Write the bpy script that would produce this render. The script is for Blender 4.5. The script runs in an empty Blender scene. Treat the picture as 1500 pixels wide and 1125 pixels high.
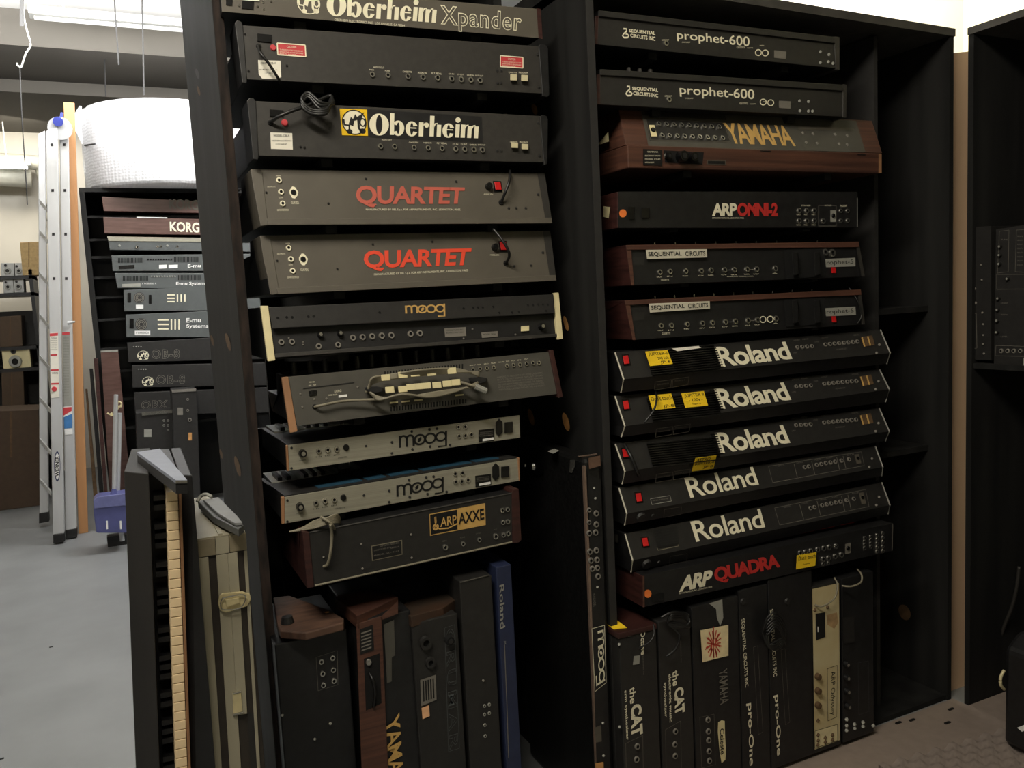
import bpy, bmesh, math, random
from mathutils import Vector as V, Matrix
random.seed(7)
SC = bpy.context.scene
COL = SC.collection
# ---------------------------------------------------------------- camera, world, lights, exposure
FPX = 1213.0
def _rot(y, p, r):
    cy, sy, cp, sp = math.cos(y), math.sin(y), math.cos(p), math.sin(p)
    f = V((sy*cp, cy*cp, -sp)); r0 = V((cy, -sy, 0)); u0 = r0.cross(f)
    return math.cos(r)*r0 + math.sin(r)*u0, -math.sin(r)*r0 + math.cos(r)*u0, f
CR, CU, CF = _rot(math.radians(25.09), math.radians(5.893), math.radians(-2.91))
EYE = V((0, 0, 1.53))
cam = bpy.data.cameras.new('camera'); camo = bpy.data.objects.new('camera', cam); COL.objects.link(camo)
cam.sensor_width = 36; cam.lens = FPX/1500*36; cam.clip_start = .02; cam.clip_end = 60
camo.matrix_world = Matrix.Translation(EYE) @ Matrix((CR, CU, -CF)).transposed().to_4x4()
SC.camera = camo
w = bpy.data.worlds.new('world'); SC.world = w; w.use_nodes = True
w.node_tree.nodes['Background'].inputs[0].default_value = (.75, .85, 1, 1)
w.node_tree.nodes['Background'].inputs[1].default_value = .05
SC.view_settings.view_transform = 'Standard'; SC.view_settings.look = 'None'
SC.view_settings.gamma = 1; SC.view_settings.use_curve_mapping = False
SC.view_settings.exposure = 0.0
def area(name, loc, aim, sx, sy, power, col):
    l = bpy.data.lights.new(name, 'AREA'); l.shape = 'RECTANGLE'; l.size = sx; l.size_y = sy
    l.energy = power; l.color = col
    o = bpy.data.objects.new(name, l); COL.objects.link(o); o.location = loc
    o.rotation_euler = (V(aim) - V(loc)).to_track_quat('-Z', 'Y').to_euler()
    return o
area('aisle_lamp_front', (-.5, .45, 3.65), (.8, 1.7, 1.5), 1.5, .25, 74, (1, .92, .78))
area('aisle_lamp_left', (-1.9, 2.2, 3.6), (-1.6, 3.2, 0), 1.5, .3, 10, (.93, .96, 1))
area('back_aisle_lamp', (1.9, 5.2, 3.6), (.8, 6.7, 2.4), 1.0, .3, 90, (1, .99, .97))
area('back_aisle_lamp_left', (-1.3, 4.6, 3.66), (-1.0, 5.6, 0), 1.4, .3, 8, (.96, .98, 1))
area('far_lamp', (-.9, 8.6, 3.3), (-1.4, 9.5, 1.8), 1.2, .2, 26, (1, .93, .8))
area('partition_lamp', (2.9, 2.78, 3.5), (2.9, 3.3, 2.9), 1.8, .2, 110, (1, .97, .9))
area('ceiling_bounce_lamp', (-.2, 5.6, 3.35), (-.1, 6.0, 3.75), 1.8, .25, 95, (1, 1, 1))

# ---------------------------------------------------------------- geometry helpers
def ray(px, py): return CR*((px-750)/FPX) + CU*((562.5-py)/FPX) + CF
def atY(px, py, y): r = ray(px, py); return EYE + r*(y/r.y)
def atZ(px, py, z): r = ray(px, py); return EYE + r*((z-EYE.z)/r.z)
def atX(px, py, x): r = ray(px, py); return EYE + r*(x/r.x)
class Face:
    """a flat face of an instrument; measured points on it are read off as rays meeting its plane"""
    def __init__(s, o, n): s.o = V(o); s.n = V(n).normalized()
    def at(s, px, py, off=0):
        r = ray(px, py); q = s.o + s.n*off
        return EYE + r*((q-EYE).dot(s.n)/r.dot(s.n))
    def basis(s):
        up = V((0, 0, 1)); x = up.cross(-s.n).normalized() if abs(s.n.z) < .9 else V((1, 0, 0))
        x = -x if x.x < 0 and abs(s.n.y) > .5 else x
        z = s.n; y = z.cross(x)
        return Matrix((x, y, z)).transposed()
def front(px, py, y, tilt=0):
    t = math.radians(tilt)
    return Face(atY(px, py, y), (0, -math.cos(t), math.sin(t)))
class MB:
    def __init__(s): s.v = []; s.f = []; s.m = []; s.k = 0
    def add(s, vs, fs):
        b = len(s.v); s.v += [V(q) for q in vs]; s.f += [[b+i for i in f] for f in fs]; s.m += [s.k]*len(fs); return s
    def loft(s, a, b):
        n = len(a)
        return s.add(list(a)+list(b), [list(range(n)), list(range(2*n-1, n-1, -1))] + [[i, n+i, n+(i+1) % n, (i+1) % n] for i in range(n)])
    def box(s, x0, x1, y0, y1, z0, z1):
        return s.loft([(x0, y0, z0), (x1, y0, z0), (x1, y0, z1), (x0, y0, z1)], [(x0, y1, z0), (x1, y1, z0), (x1, y1, z1), (x0, y1, z1)])
    def plate(s, F, pts, o0=0, o1=.003): return s.loft([F.at(*p, o1) for p in pts], [F.at(*p, o0) for p in pts])
    def rect(s, F, x0, y0, x1, y1, o0=0, o1=.003, sl=0, sk=0):
        return s.plate(F, [(x0, y0), (x1, y0+sl*(x1-x0)), (x1+sk, y1+sl*(x1-x0)), (x0+sk, y1)], o0, o1)
    def pushed(s, pts, d): return s.loft(pts, [V(p)+V(d) for p in pts])
    def cyl(s, p0, p1, r0, r1=None, n=12):
        p0, p1 = V(p0), V(p1); r1 = r0 if r1 is None else r1
        q = (p1-p0).to_track_quat('Z', 'Y'); a = []; b = []
        for i in range(n):
            d = q @ V((math.cos(2*math.pi*i/n), math.sin(2*math.pi*i/n), 0)); a.append(p0+d*r0); b.append(p1+d*r1)
        return s.loft(a, b)
    def tube(s, pts, r, n=7, smooth=True):
        pts = [V(p) for p in pts]
        if smooth and len(pts) > 2:
            q = []
            for i in range(len(pts)-1):
                a, b, c, d = pts[max(i-1, 0)], pts[i], pts[i+1], pts[min(i+2, len(pts)-1)]
                for k in range(6):
                    t = k/6; q.append(.5*((2*b)+(c-a)*t+(2*a-5*b+4*c-d)*t*t+(3*b-a-3*c+d)*t**3))
            pts = q+[pts[-1]]
        rings = []
        for i, p in enumerate(pts):
            d = (pts[min(i+1, len(pts)-1)]-pts[max(i-1, 0)]).normalized(); q = d.to_track_quat('Z', 'Y')
            rings.append([p+(q @ V((math.cos(2*math.pi*j/n), math.sin(2*math.pi*j/n), 0)))*r for j in range(n)])
        vs = [v for g in rings for v in g]; fs = [[i*n+j, i*n+(j+1) % n, (i+1)*n+(j+1) % n, (i+1)*n+j] for i in range(len(rings)-1) for j in range(n)]
        fs += [list(range(n))[::-1], [(len(rings)-1)*n+j for j in range(n)]]
        return s.add(vs, fs)
# ---------------------------------------------------------------- materials
def lin(c): return tuple(((v/255)/12.92 if v/255 <= .04045 else ((v/255+.055)/1.055)**2.4) for v in c)+(1,)
MC = {}
def mat(name, rgb, rough=.5, metal=0, var=.12, scale=30, stretch=(1, 1, 1), bump=.02, rgb2=None, emit=0, spec=None, alpha=1):
    if name in MC: return MC[name]
    m = bpy.data.materials.new(name); m.use_nodes = True; nt = m.node_tree; N = nt.nodes; L = nt.links
    b = N['Principled BSDF']; c = lin(rgb)
    b.inputs['Roughness'].default_value = rough; b.inputs['Metallic'].default_value = metal
    if spec is not None: b.inputs['Specular IOR Level'].default_value = spec
    tc = N.new('ShaderNodeTexCoord'); mp = N.new('ShaderNodeMapping'); mp.inputs['Scale'].default_value = stretch
    nz = N.new('ShaderNodeTexNoise'); nz.inputs['Scale'].default_value = scale; nz.inputs['Detail'].default_value = 5
    L.new(tc.outputs['Object'], mp.inputs['Vector']); L.new(mp.outputs[0], nz.inputs['Vector'])
    rp = N.new('ShaderNodeValToRGB'); e = rp.color_ramp.elements
    c2 = lin(rgb2) if rgb2 else tuple(min(1, v*(1+var)) for v in c[:3])+(1,)
    c1 = c if rgb2 else tuple(v*(1-var) for v in c[:3])+(1,)
    e[0].position = .32; e[0].color = c1; e[1].position = .68; e[1].color = c2
    L.new(nz.outputs[0], rp.inputs[0]); L.new(rp.outputs[0], b.inputs['Base Color'])
    if bump:
        bp = N.new('ShaderNodeBump'); bp.inputs['Strength'].default_value = min(1, bump*5); bp.inputs['Distance'].default_value = .002
        L.new(nz.outputs[0], bp.inputs['Height']); L.new(bp.outputs[0], b.inputs['Normal'])
    if emit:
        b.inputs['Emission Color'].default_value = lin(rgb); b.inputs['Emission Strength'].default_value = emit
    MC[name] = m; return m
BLK = mat('black_painted_plywood', (22, 22, 22), .7, 0, .5, 14, (1, 1, .06), .06, rgb2=(38, 38, 37), spec=.25)
BLKM = mat('black_metal', (26, 26, 27), .45, 0, .3, 40)
BLKG = mat('black_gloss', (14, 14, 15), .25)
DGR = mat('dark_grey_paint', (50, 48, 45), .5, 0, .12, 60, bump=.03)
GRY = mat('grey_brown_paint', (88, 83, 74), .5, 0, .08, 12)
CHAR = mat('charcoal_paint', (37, 36, 35), .5, 0, .15, 50)
KGR = mat('olive_grey_paint', (76, 74, 68), .5, 0, .08, 20)
SIL = mat('brushed_aluminium', (160, 157, 142), .45, .4, .1, 12, (.2, 1, 25), .01)
CHR = mat('chrome', (190, 188, 180), .22, .9)
CRM = mat('cream_print', (238, 232, 205), .6, 0, .04)
WHT = mat('white_print', (235, 235, 232), .6, 0, .03)
DIMP = mat('faint_grey_print', (120, 116, 108), .6, 0, .1)
GOLD = mat('gold_print', (205, 165, 95), .5, 0, .06)
YEL = mat('yellow_paper', (245, 205, 30), .8, 0, .04, 12)
YEL2 = mat('yellow_label', (240, 195, 20), .5, 0, .03)
INK = mat('black_ink', (12, 12, 12), .6)
RED = mat('red_plastic', (200, 30, 32), .35, emit=0)
RED1 = mat('faded_red_print', (190, 92, 76), .6, 0, .06)
RED2 = mat('bright_red_print', (232, 74, 46), .6, 0, .04)
RED3 = mat('crimson_print', (196, 48, 44), .6, 0, .04)
REDL = mat('red_label', (196, 60, 66), .5, 0, .05)
KEYI = mat('ivory_keys', (240, 214, 172), .45, 0, .04)
IVY = mat('ivory_plastic', (205, 196, 160), .5, 0, .06)
CHEEK = mat('cream_end_cap', (226, 214, 168), .5, 0, .05)
WAL = mat('walnut_veneer', (66, 42, 35), .5, 0, .3, 7, (.3, 1, 12), .02, rgb2=(98, 64, 50))
MAH = mat('dark_mahogany', (46, 26, 24), .45, 0, .3, 10, (.3, 1, 8), .02, rgb2=(68, 38, 34))
WOODL = mat('tan_cheek_wood', (150, 110, 78), .55, 0, .2, 14, (1, 1, .2), .02)
RAW = mat('raw_wood', (205, 150, 90), .75, 0, .25, 25)
OAK = mat('pine_plank', (176, 128, 84), .65, 0, .15, 8, (1, 1, .08), .02)
PLK = mat('tan_plank', (232, 196, 160), .7, 0, .05, 8, (1, 1, .1), .01)
WPL = mat('keyboard_white_plastic', (222, 222, 215), .35, 0, .03)
BPL = mat('keyboard_black_plastic', (15, 15, 16), .3)
BLUEM = mat('blue_membrane', (38, 74, 96), .45, 0, .2, 60)
CBL = mat('grey_cable', (128, 122, 104), .5, 0, .08)
CBK = mat('black_cable', (22, 22, 22), .4)
HOLE = mat('hole_black', (4, 4, 4), .9)
ORG = mat('orange_sticker', (245, 130, 60), .6)
NAVY = mat('navy_metal', (38, 46, 74), .5, 0, .1, 30)
PAPER = mat('white_paper', (232, 228, 215), .8, 0, .04)
NPL = mat('cream_name_plate', (205, 200, 182), .6, 0, .05)
TAPE = mat('grey_tape', (150, 150, 142), .5, 0, .08)
ALU = mat('case_aluminium', (168, 162, 142), .5, .2, .06, 14, (1, 1, .1), .01)
BRS = mat('brassy_steel', (214, 200, 156), .35, .3)
# ---------------------------------------------------------------- objects
def tag(o, label=None, cat=None, group=None, kind=None):
    for k, v in (('label', label), ('category', cat), ('group', group), ('kind', kind)):
        if v: o[k] = v
    return o
def thing(name, loc, label, cat, group=None):
    o = bpy.data.objects.new(name, None); o.empty_display_size = .05; COL.objects.link(o); o.location = V(loc)
    return tag(o, label, cat, group)
def wpos(o):
    p = V(o.location)
    while o.parent: o = o.parent; p += V(o.location)
    return p
def part(parent, name, mb, mats, label=None, bev=0, kind=None, smooth=False):
    mats = mats if isinstance(mats, (list, tuple)) else [mats]
    lo = V([min(v[i] for v in mb.v) for i in range(3)]); hi = V([max(v[i] for v in mb.v) for i in range(3)]); c = (lo+hi)/2
    me = bpy.data.meshes.new(name); me.from_pydata([tuple(v-c) for v in mb.v], [], mb.f); me.update()
    for m in mats: me.materials.append(m)
    for p, k in zip(me.polygons, mb.m): p.material_index = k; p.use_smooth = smooth
    bm = bmesh.new(); bm.from_mesh(me); bmesh.ops.recalc_face_normals(bm, faces=bm.faces); bm.to_mesh(me); bm.free()
    o = bpy.data.objects.new(name, me); COL.objects.link(o)
    o.location = c-(wpos(parent) if parent else V((0, 0, 0))); o.parent = parent
    if bev:
        b = o.modifiers.new('bevel', 'BEVEL'); b.width = bev; b.segments = 2; b.limit_method = 'ANGLE'
    return tag(o, label, kind=kind)
def struct(name, mb, m): return tag(part(None, name, mb, m), kind='structure')
# lettering: glyph outlines laid flat on a measured quadrilateral of a face
TXT = {}
def glyphs(s, bold=0, space=1.0):
    key = (s, bold, space)
    if key not in TXT:
        c = bpy.data.curves.new('t', 'FONT'); c.body = s; c.size = 1; c.offset = bold; c.resolution_u = 3; c.space_character = space
        o = bpy.data.objects.new('t', c); COL.objects.link(o)
        bpy.context.view_layer.update()
        me = bpy.data.meshes.new_from_object(o.evaluated_get(bpy.context.evaluated_depsgraph_get()))
        vs = [(v.co.x, v.co.y) for v in me.vertices]; fs = [list(p.vertices) for p in me.polygons]
        bpy.data.objects.remove(o); bpy.data.meshes.remove(me); bpy.data.curves.remove(c)
        TXT[key] = (vs, fs)
    return TXT[key]
def lay(mb, F, vs, fs, quad, off, box=None):
    x0, x1, y0, y1 = box or (min(v[0] for v in vs), max(v[0] for v in vs), min(v[1] for v in vs), max(v[1] for v in vs))
    TL, TR, BR, BL = [F.at(*q, off) for q in quad]
    out = []
    for x, y in vs:
        u = (x-x0)/(x1-x0); t = (y-y0)/(y1-y0)
        out.append((BL*(1-u)+BR*u)*(1-t)+(TL*(1-u)+TR*u)*t)
    return mb.add(out, fs)
def text(th, F, s, quad, m, bold=.0, off=.0042, name='lettering', label=None, space=1.0):
    vs, fs = glyphs(s, bold, space); return part(th, name, lay(MB(), F, vs, fs, quad, off), m, label)
def outlined(th, F, s, quad, m, inner, bold=.03, thin=-.004, off=.0042, space=1.15):
    vs, fs = glyphs(s, bold, space); bx = (min(v[0] for v in vs), max(v[0] for v in vs), min(v[1] for v in vs), max(v[1] for v in vs))
    part(th, 'lettering', lay(MB(), F, vs, fs, quad, off), m)
    vs, fs = glyphs(s, thin, space); part(th, 'lettering_fill', lay(MB(), F, vs, fs, quad, off+.0006, bx), inner)
def qd(x0, y0, x1, y1, sl=0, sk=0): return [(x0, y0), (x1, y0+sl*(x1-x0)), (x1+sk, y1+sl*(x1-x0)), (x0+sk, y1)]
def small(th, F, items, m=DIMP, off=.0042, sl=0):
    """captions: (text, x0, y0, x1, y1)"""
    mb = MB()
    for s, x0, y0, x1, y1 in items:
        vs, fs = glyphs(s); lay(mb, F, vs, fs, qd(x0, y0, x1, y1, sl), off)
    return part(th, 'captions', mb, m, kind='stuff')
def strip2(pts, w, closed=False):
    """flat ribbon of width w along a 2D polyline"""
    n = len(pts); L = []; R = []
    for i in range(n):
        a = pts[(i-1) % n] if closed or i else pts[0]; b = pts[(i+1) % n] if closed or i < n-1 else pts[-1]
        dx, dy = b[0]-a[0], b[1]-a[1]; l = math.hypot(dx, dy) or 1
        nx, ny = -dy/l*w/2, dx/l*w/2; L.append((pts[i][0]+nx, pts[i][1]+ny)); R.append((pts[i][0]-nx, pts[i][1]-ny))
    vs = L+R; fs = [[i, i+1, n+i+1, n+i] for i in range(n-1)]
    if closed: fs.append([n-1, 0, n, 2*n-1])
    return vs, fs
def arc(cx, cy, rx, ry, a0, a1, n=16):
    return [(cx+rx*math.cos(math.radians(a0+(a1-a0)*i/n)), cy+ry*math.sin(math.radians(a0+(a1-a0)*i/n))) for i in range(n+1)]
def merge(ls):
    vs = []; fs = []
    for a, b in ls: k = len(vs); vs += a; fs += [[k+i for i in f] for f in b]
    return vs, fs
def ring(cx, cy, rx, ry, ix, iy, a0=0, a1=360, n=28, ox=0):
    o = arc(cx, cy, rx, ry, a0, a1, n); i_ = arc(cx+ox, cy, ix, iy, a0, a1, n)
    return o+i_, [[k, k+1, n+1+k+1, n+1+k] for k in range(n)]
def rc(x0, y0, x1, y1): return [(x0, y0), (x1, y0), (x1, y1), (x0, y1)], [[0, 1, 2, 3]]
def disc(cx, cy, rx, ry, n=18): return arc(cx, cy, rx, ry, 0, 360-360/n, n-1), [list(range(n))]
def round_logo():
    W = .165; g = []
    for q in ([(.1, 0), (.1, 1)], arc(.36, .66, .26, .28, 180, 0)+[(.62, 0)], arc(.88, .66, .26, .28, 180, 0)+[(1.14, 0)],
              arc(2.45, .47, .4, .42, 0, 360, 28), arc(1.62, .47, .4, .42, 0, 360, 28), arc(3.3, .5, .4, .4, 0, 360, 28),
              [(3.7, 1), (3.7, -.42), (3.05, -.42)], [(1.5, .3), (1.72, .5)], [(1.52, .45), (1.74, .65)]): g.append(strip2(q, W))
    return merge(g)
def fat_word():
    """a heavy display face with hairline joins: O b e r h e i m"""
    g = []; x = 0
    g.append(ring(.52, .5, .52, .56, .17, .48)); x = 1.1
    g += [rc(x, 0, x+.22, 1.12), ring(x+.44, .36, .33, .4, .08, .3, -150, 150)]; x += .84
    def e(x): return [ring(x+.34, .36, .34, .4, .09, .32, 25, 335), rc(x+.26, .38, x+.6, .44)]
    g += e(x); x += .74
    g += [rc(x, -.02, x+.24, .74), disc(x+.42, .6, .13, .14), strip2([(x+.2, .5), (x+.32, .7), (x+.42, .72)], .05)]; x += .6
    g += [rc(x, 0, x+.24, 1.12), strip2([(x+.2, .5), (x+.3, .7), (x+.42, .72)], .07), rc(x+.4, 0, x+.64, .66)]; x += .72
    g += e(x); x += .74
    g += [rc(x, 0, x+.24, .74), disc(x+.12, .98, .15, .15)]; x += .32
    g.append(rc(x, 0, x+.24, .74))
    for k in (0, 1): g += [strip2([(x+.2+k*.4, .5), (x+.3+k*.4, .7), (x+.42+k*.4, .72)], .07), rc(x+.38+k*.4, 0, x+.62+k*.4, .68)]
    return merge(g)
def note_emblem():
    return merge([ring(.5, .5, .47, .47, .43, .43, n=32),
                  ([(.28, .42), (.38, .70), (.46, .62), (.55, .80), (.62, .7), (.9, .88), (.74, .55), (.66, .60), (.5, .55), (.45, .35)], [[0, 1, 9], [1, 2, 9], [2, 8, 9], [2, 3, 8], [3, 4, 8], [4, 7, 8], [4, 5, 7], [5, 6, 7]]),
                  strip2([(.66, .62), (.66, .3), (.74, .16)], .09), disc(.3, .15, .11, .09), disc(.8, .18, .12, .1), strip2([(.1, .6), (.12, .4), (.3, .38), (.3, .2)], .07), strip2(arc(.82, .5, .1, .14, 0, 360), .05)])
# sockets and knobs share meshes
TM = {}
def proto(kind, ringm, holem):
    k = (kind, ringm.name, holem.name)
    if k in TM: return TM[k]
    mb = MB(); n = 12
    def circ(r, z): return [V((r*math.cos(2*math.pi*i/n), r*math.sin(2*math.pi*i/n), z)) for i in range(n)]
    if kind == 'jack':
        a, b, c, d = circ(1, 0), circ(.9, .5), circ(.5, .5), circ(.5, .15)
        mb.add(a+b+c, [[i, (i+1) % n, n+(i+1) % n, n+i] for i in range(n)]+[[n+i, n+(i+1) % n, 2*n+(i+1) % n, 2*n+i] for i in range(n)])
        mb.k = 1; mb.add(c+d, [[i, (i+1) % n, n+(i+1) % n, n+i] for i in range(n)]+[[n+i for i in range(n)]])
    elif kind == 'knob':
        a, b, c, d = circ(1, 0), circ(.86, 1.3), circ(.5, 1.32), circ(.5, 1.4)
        mb.k = 1; mb.add(a+b, [[i, (i+1) % n, n+(i+1) % n, n+i] for i in range(n)]+[[n+i for i in range(n)]])
        mb.k = 0; mb.add(c+d, [[i, (i+1) % n, n+(i+1) % n, n+i] for i in range(n)]+[[n+i for i in range(n)]])
    else:
        a, b = circ(1, 0), circ(.8, .45); mb.add(a+b, [[i, (i+1) % n, n+(i+1) % n, n+i] for i in range(n)]+[[n+i for i in range(n)]])
    me = bpy.data.meshes.new(kind); me.from_pydata([tuple(v) for v in mb.v], [], mb.f)
    me.materials.append(ringm); me.materials.append(holem)
    for p, q in zip(me.polygons, mb.m): p.material_index = q
    TM[k] = me; return me
def sockets(th, F, pts, r=4.3, ringm=CHR, holem=HOLE, kind='jack', name=None, off=.003):
    me = proto(kind, ringm, holem); B = F.basis(); w0 = wpos(th)
    for p in pts:
        rr = (F.at(p[0]+r, p[1])-F.at(p[0]-r, p[1])).length/2*(p[2] if len(p) > 2 else 1)
        o = bpy.data.objects.new(name or kind, me); COL.objects.link(o); o.parent = th
        o.location = F.at(p[0], p[1], off)-w0; o.rotation_euler = B.to_euler(); o.scale = (rr*.92, rr, rr)
def screws(th, F, pts, m=CHAR, r=2):
    mb = MB()
    for p in pts:
        R_ = (F.at(p[0]+r, p[1])-F.at(p[0]-r, p[1])).length/2
        mb.cyl(F.at(*p, .002), F.at(*p, .0055), R_, R_*.7, 6)
    return part(th, 'screws', mb, m, kind='stuff')
def plate(th, name, F, pts, m, o0=.002, o1=.005, label=None, bev=0): return part(th, name, MB().plate(F, pts, o0, o1), m, label, bev)
def cable(th, F, pts, m, r=.0035, name='power_cable'):
    return part(th, name, MB().tube([F.at(*p) for p in pts], r), m, smooth=True)
def frame2(th, F, q, m=DIMP, wd=1.2, name='printed_frame', off=.0042):
    n = len(q); mb = MB()
    for i in range(n):
        a, b = F.at(*q[i], off), F.at(*q[(i+1) % n], off); d = (b-a).normalized(); s = d.cross(F.n)*(wd*.0008)
        mb.add([a+s, b+s, b-s, a-s], [[0, 1, 2, 3]])
    return part(th, name, mb, m)
ARMS = []     # (x, y front, z under the instrument, unit) gathered for the support arms
def keys(th, x0, x1, y0, y1, z, n):
    w_ = (x1-x0)/n
    a = MB().box(0, w_*.92, 0, y1-y0, -.012, 0); b = MB().box(0, w_*.5, 0, (y1-y0)*.62, 0, .010)
    pa = part(th, 'white_key', a, WPL); pb = part(th, 'black_key', b, BPL); base = wpos(th)
    la, lb = V(pa.location), V(pb.location)
    for i in range(n):
        o = pa if i == 0 else pa.copy(); 
        if i: COL.objects.link(o)
        o.location = la+V((x0+i*w_, y0, z))
    first = True
    for i in range(n-1):
        if i % 7 in (2, 6): continue
        o = pb if first else pb.copy()
        if not first: COL.objects.link(o)
        first = False; o.location = lb+V((x0+(i+.72)*w_, y0, z))
def synth(label, Fq, y, tilt=9, depth=.36, panel=CHAR, body=BLKM, drop=.45, top=.17, unit='L', group=None, inset=0, name='synthesizer', arm=True, armx=(.22, .78), key=None, slope=0):
    TL, TR, BR, BL = Fq
    F = front(BL[0], BL[1], y, tilt)
    tl, tr, br, bl = [F.at(*p) for p in Fq]
    th = thing(name, ((bl.x+br.x)/2, y+depth/2, min(bl.z, br.z)), label, 'synthesizer', group)
    yb = max(bl.y, br.y)+depth
    def prof(lo, up):
        zt = up.z; zd = lo.z+(up.z-lo.z)*drop
        if drop >= 1: return [lo, up, V((up.x, yb, zt-slope)), V((lo.x, yb, lo.z))]
        return [lo, up, V((up.x, up.y+top, zt)), V((up.x, up.y+top+.015, zd)), V((up.x, yb, zd)), V((lo.x, yb, lo.z))]
    off = F.n*-.001
    part(th, 'casing', MB().loft([p+off for p in prof(bl, tl)], [p+off for p in prof(br, tr)]), body, bev=.002)
    if key: 
        zd = bl.z+(tl.z-bl.z)*(drop if drop < 1 else 1)
        keys(th, min(bl.x, tl.x)+.03, tr.x-.03, yb-.15, yb-.005, zd+.013, key)
    plate(th, 'rear_panel', F, Fq, panel, 0, .003, bev=.0008)
    if arm:
        for u in armx: 
            p = bl.lerp(br, u); ARMS.append((p.x, p.y, p.z, 'L' if p.x < 1.18 else 'R', th))
    return th, F
def cap(th, F, q, m, back=.1, o1=.006, name='end_cheek', label=None):
    a = [F.at(*p, o1) for p in q]
    return part(th, name, MB().loft(a, [v+V((0, back, 0)) for v in a]), m, label, bev=.0015)

# ---------------------------------------------------------------- the setting
FLOOR = mat('painted_concrete', (126, 128, 129), .5, 0, .1, 3.2, bump=.02)
WALLM = mat('off_white_wall', (205, 200, 188), .85, 0, .04, 2)
CEIL = mat('white_ceiling', (225, 224, 220), .9, 0, .03, 2)
SOFF = mat('grey_soffit', (88, 84, 77), .9, 0, .05, 2)
WALLY = mat('pale_yellow_wall', (236, 234, 196), .85, 0, .03, 2)
struct('floor', MB().box(-4, 5, -3, 9.9, -.1, 0), FLOOR)
struct('ceiling', MB().box(-4, 5, -3, 7, 3.755, 3.85), CEIL)
struct('trim_1', MB().box(-4, 5, 7, 7.96, 3.5, 3.85), SOFF)
struct('trim_2', MB().box(-4, 5, 7.96, 9.6, 3.40, 3.85), SOFF)
struct('wall_far', MB().box(-4, 5, 9.6, 9.75, 0, 3.4), WALLM)
struct('wall_left', MB().box(-4.1, -4, -3, 9.9, 0, 3.85), WALLM)
struct('wall_front', MB().box(-4, 5, -3.1, -3, 0, 3.85), WALLM)
struct('wall_right', MB().box(4.5, 4.6, -3, 3.3, 0, 3.755), WALLY)
struct('wall_partition', MB().box(1.9, 5, 3.3, 3.4, 0, 3.755), WALLM)
# ---------------------------------------------------------------- left shelving unit
LU = thing('shelving_unit', (.72, 2.45, 0), 'tall black open-backed shelving unit holding nine instruments, nearest to the floor aisle', 'shelving unit')
part(LU, 'side_panel', MB().box(.262, .286, 2.1, 2.86, 0, 2.75), BLK, 'scuffed black side panel with worn front edge')
part(LU, 'side_panel', MB().box(1.150, 1.178, 2.45, 2.86, 0, 2.75), BLK)
part(LU, 'back_panel', MB().box(.43, 1.15, 2.842, 2.86, 0, 2.75), BLK)
part(LU, 'back_panel', MB().box(.287, .429, 2.845, 2.86, 0, 1.14), BLK)
part(LU, 'top_board', MB().box(.262, 1.178, 2.1, 2.86, 2.751, 2.775), BLK)
EDG = mat('worn_plywood_edge', (60, 50, 45), .85, 0, .4, 60, (1, 1, .2), .05, rgb2=(30, 28, 28), spec=.2)
part(LU, 'front_edge', MB().box(.263, .285, 2.096, 2.1, 0, 2.75), EDG, 'worn edge showing bare plies')
SX = Face((.262, 0, 0), (-1, 0, 0))
def slot_hole(parent, F, px, py, w_, h_, m=RAW):
    vs = [(px+w_/2*math.cos(a*math.pi/8)+h_*.12*math.sin(a*math.pi/8), py+h_/2*math.sin(a*math.pi/8)) for a in range(16)]
    part(parent, 'slot_hole', MB().plate(F, vs, 0, .0015), m, 'raw wood showing in a cut slot')
DARKW = mat('worn_dark_wood', (92, 70, 46), .8, 0, .3, 30)
for p in ((289, 108, 5, 15, INK), (291, 133, 4, 14, DARKW), (311, 499, 4, 16, DARKW), (334, 501, 6, 26, DARKW), (324, 665, 4, 14, DARKW), (348, 683, 7, 30, DARKW)):
    slot_hole(LU, SX, *p[:4], m=p[4])
# ---------------------------------------------------------------- right shelving unit
RU = thing('shelving_unit', (1.9, 2.25, 0), 'wide black plywood shelving unit with solid back, right of the tall road case', 'shelving unit')
part(RU, 'side_panel', MB().box(1.181, 1.205, 1.95, 2.56, 0, 2.42), BLK)
part(RU, 'side_panel', MB().box(2.592, 2.612, 1.95, 2.56, 0, 2.327), BLK)
part(RU, 'back_panel', MB().box(1.181, 2.612, 2.56, 2.575, 0, 2.40), BLK)
part(RU, 'top_board', MB().loft([(1.181, 1.945, 2.352), (2.614, 1.945, 2.327), (2.614, 1.945, 2.352), (1.181, 1.945, 2.378)], [(1.181, 2.575, 2.352), (2.614, 2.575, 2.327), (2.614, 2.575, 2.352), (1.181, 2.575, 2.378)]), mat('grey_board_edge', (66, 64, 60), .8, 0, .2, 20))
part(RU, 'front_edge', MB().box(1.182, 1.204, 1.947, 1.9499, 0, 2.35), mat('dark_board_edge', (38, 37, 36), .8, 0, .2, 20))
part(RU, 'divider', MB().box(2.318, 2.334, 2.02, 2.56, 0, 2.325), MC['dark_board_edge'])
for z in (1.43, .93): part(RU, 'shelf', MB().box(2.335, 2.591, 2.03, 2.559, z-.02, z), BLK)
part(RU, 'base_board', MB().box(1.206, 2.591, 1.955, 2.559, 0, .018), BLK)
FR = Face((2.5919, 0, 0), (-1, 0, 0))
slot_hole(RU, FR, 1325, 897, 17, 23, DARKW)
SR = Face((1.181, 0, 0), (-1, 0, 0))
for p in ((783, 160, 8, 17), (829, 474, 6, 22), (778, 611, 8, 25), (829, 618, 9, 27)): slot_hole(RU, SR, *p)
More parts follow.
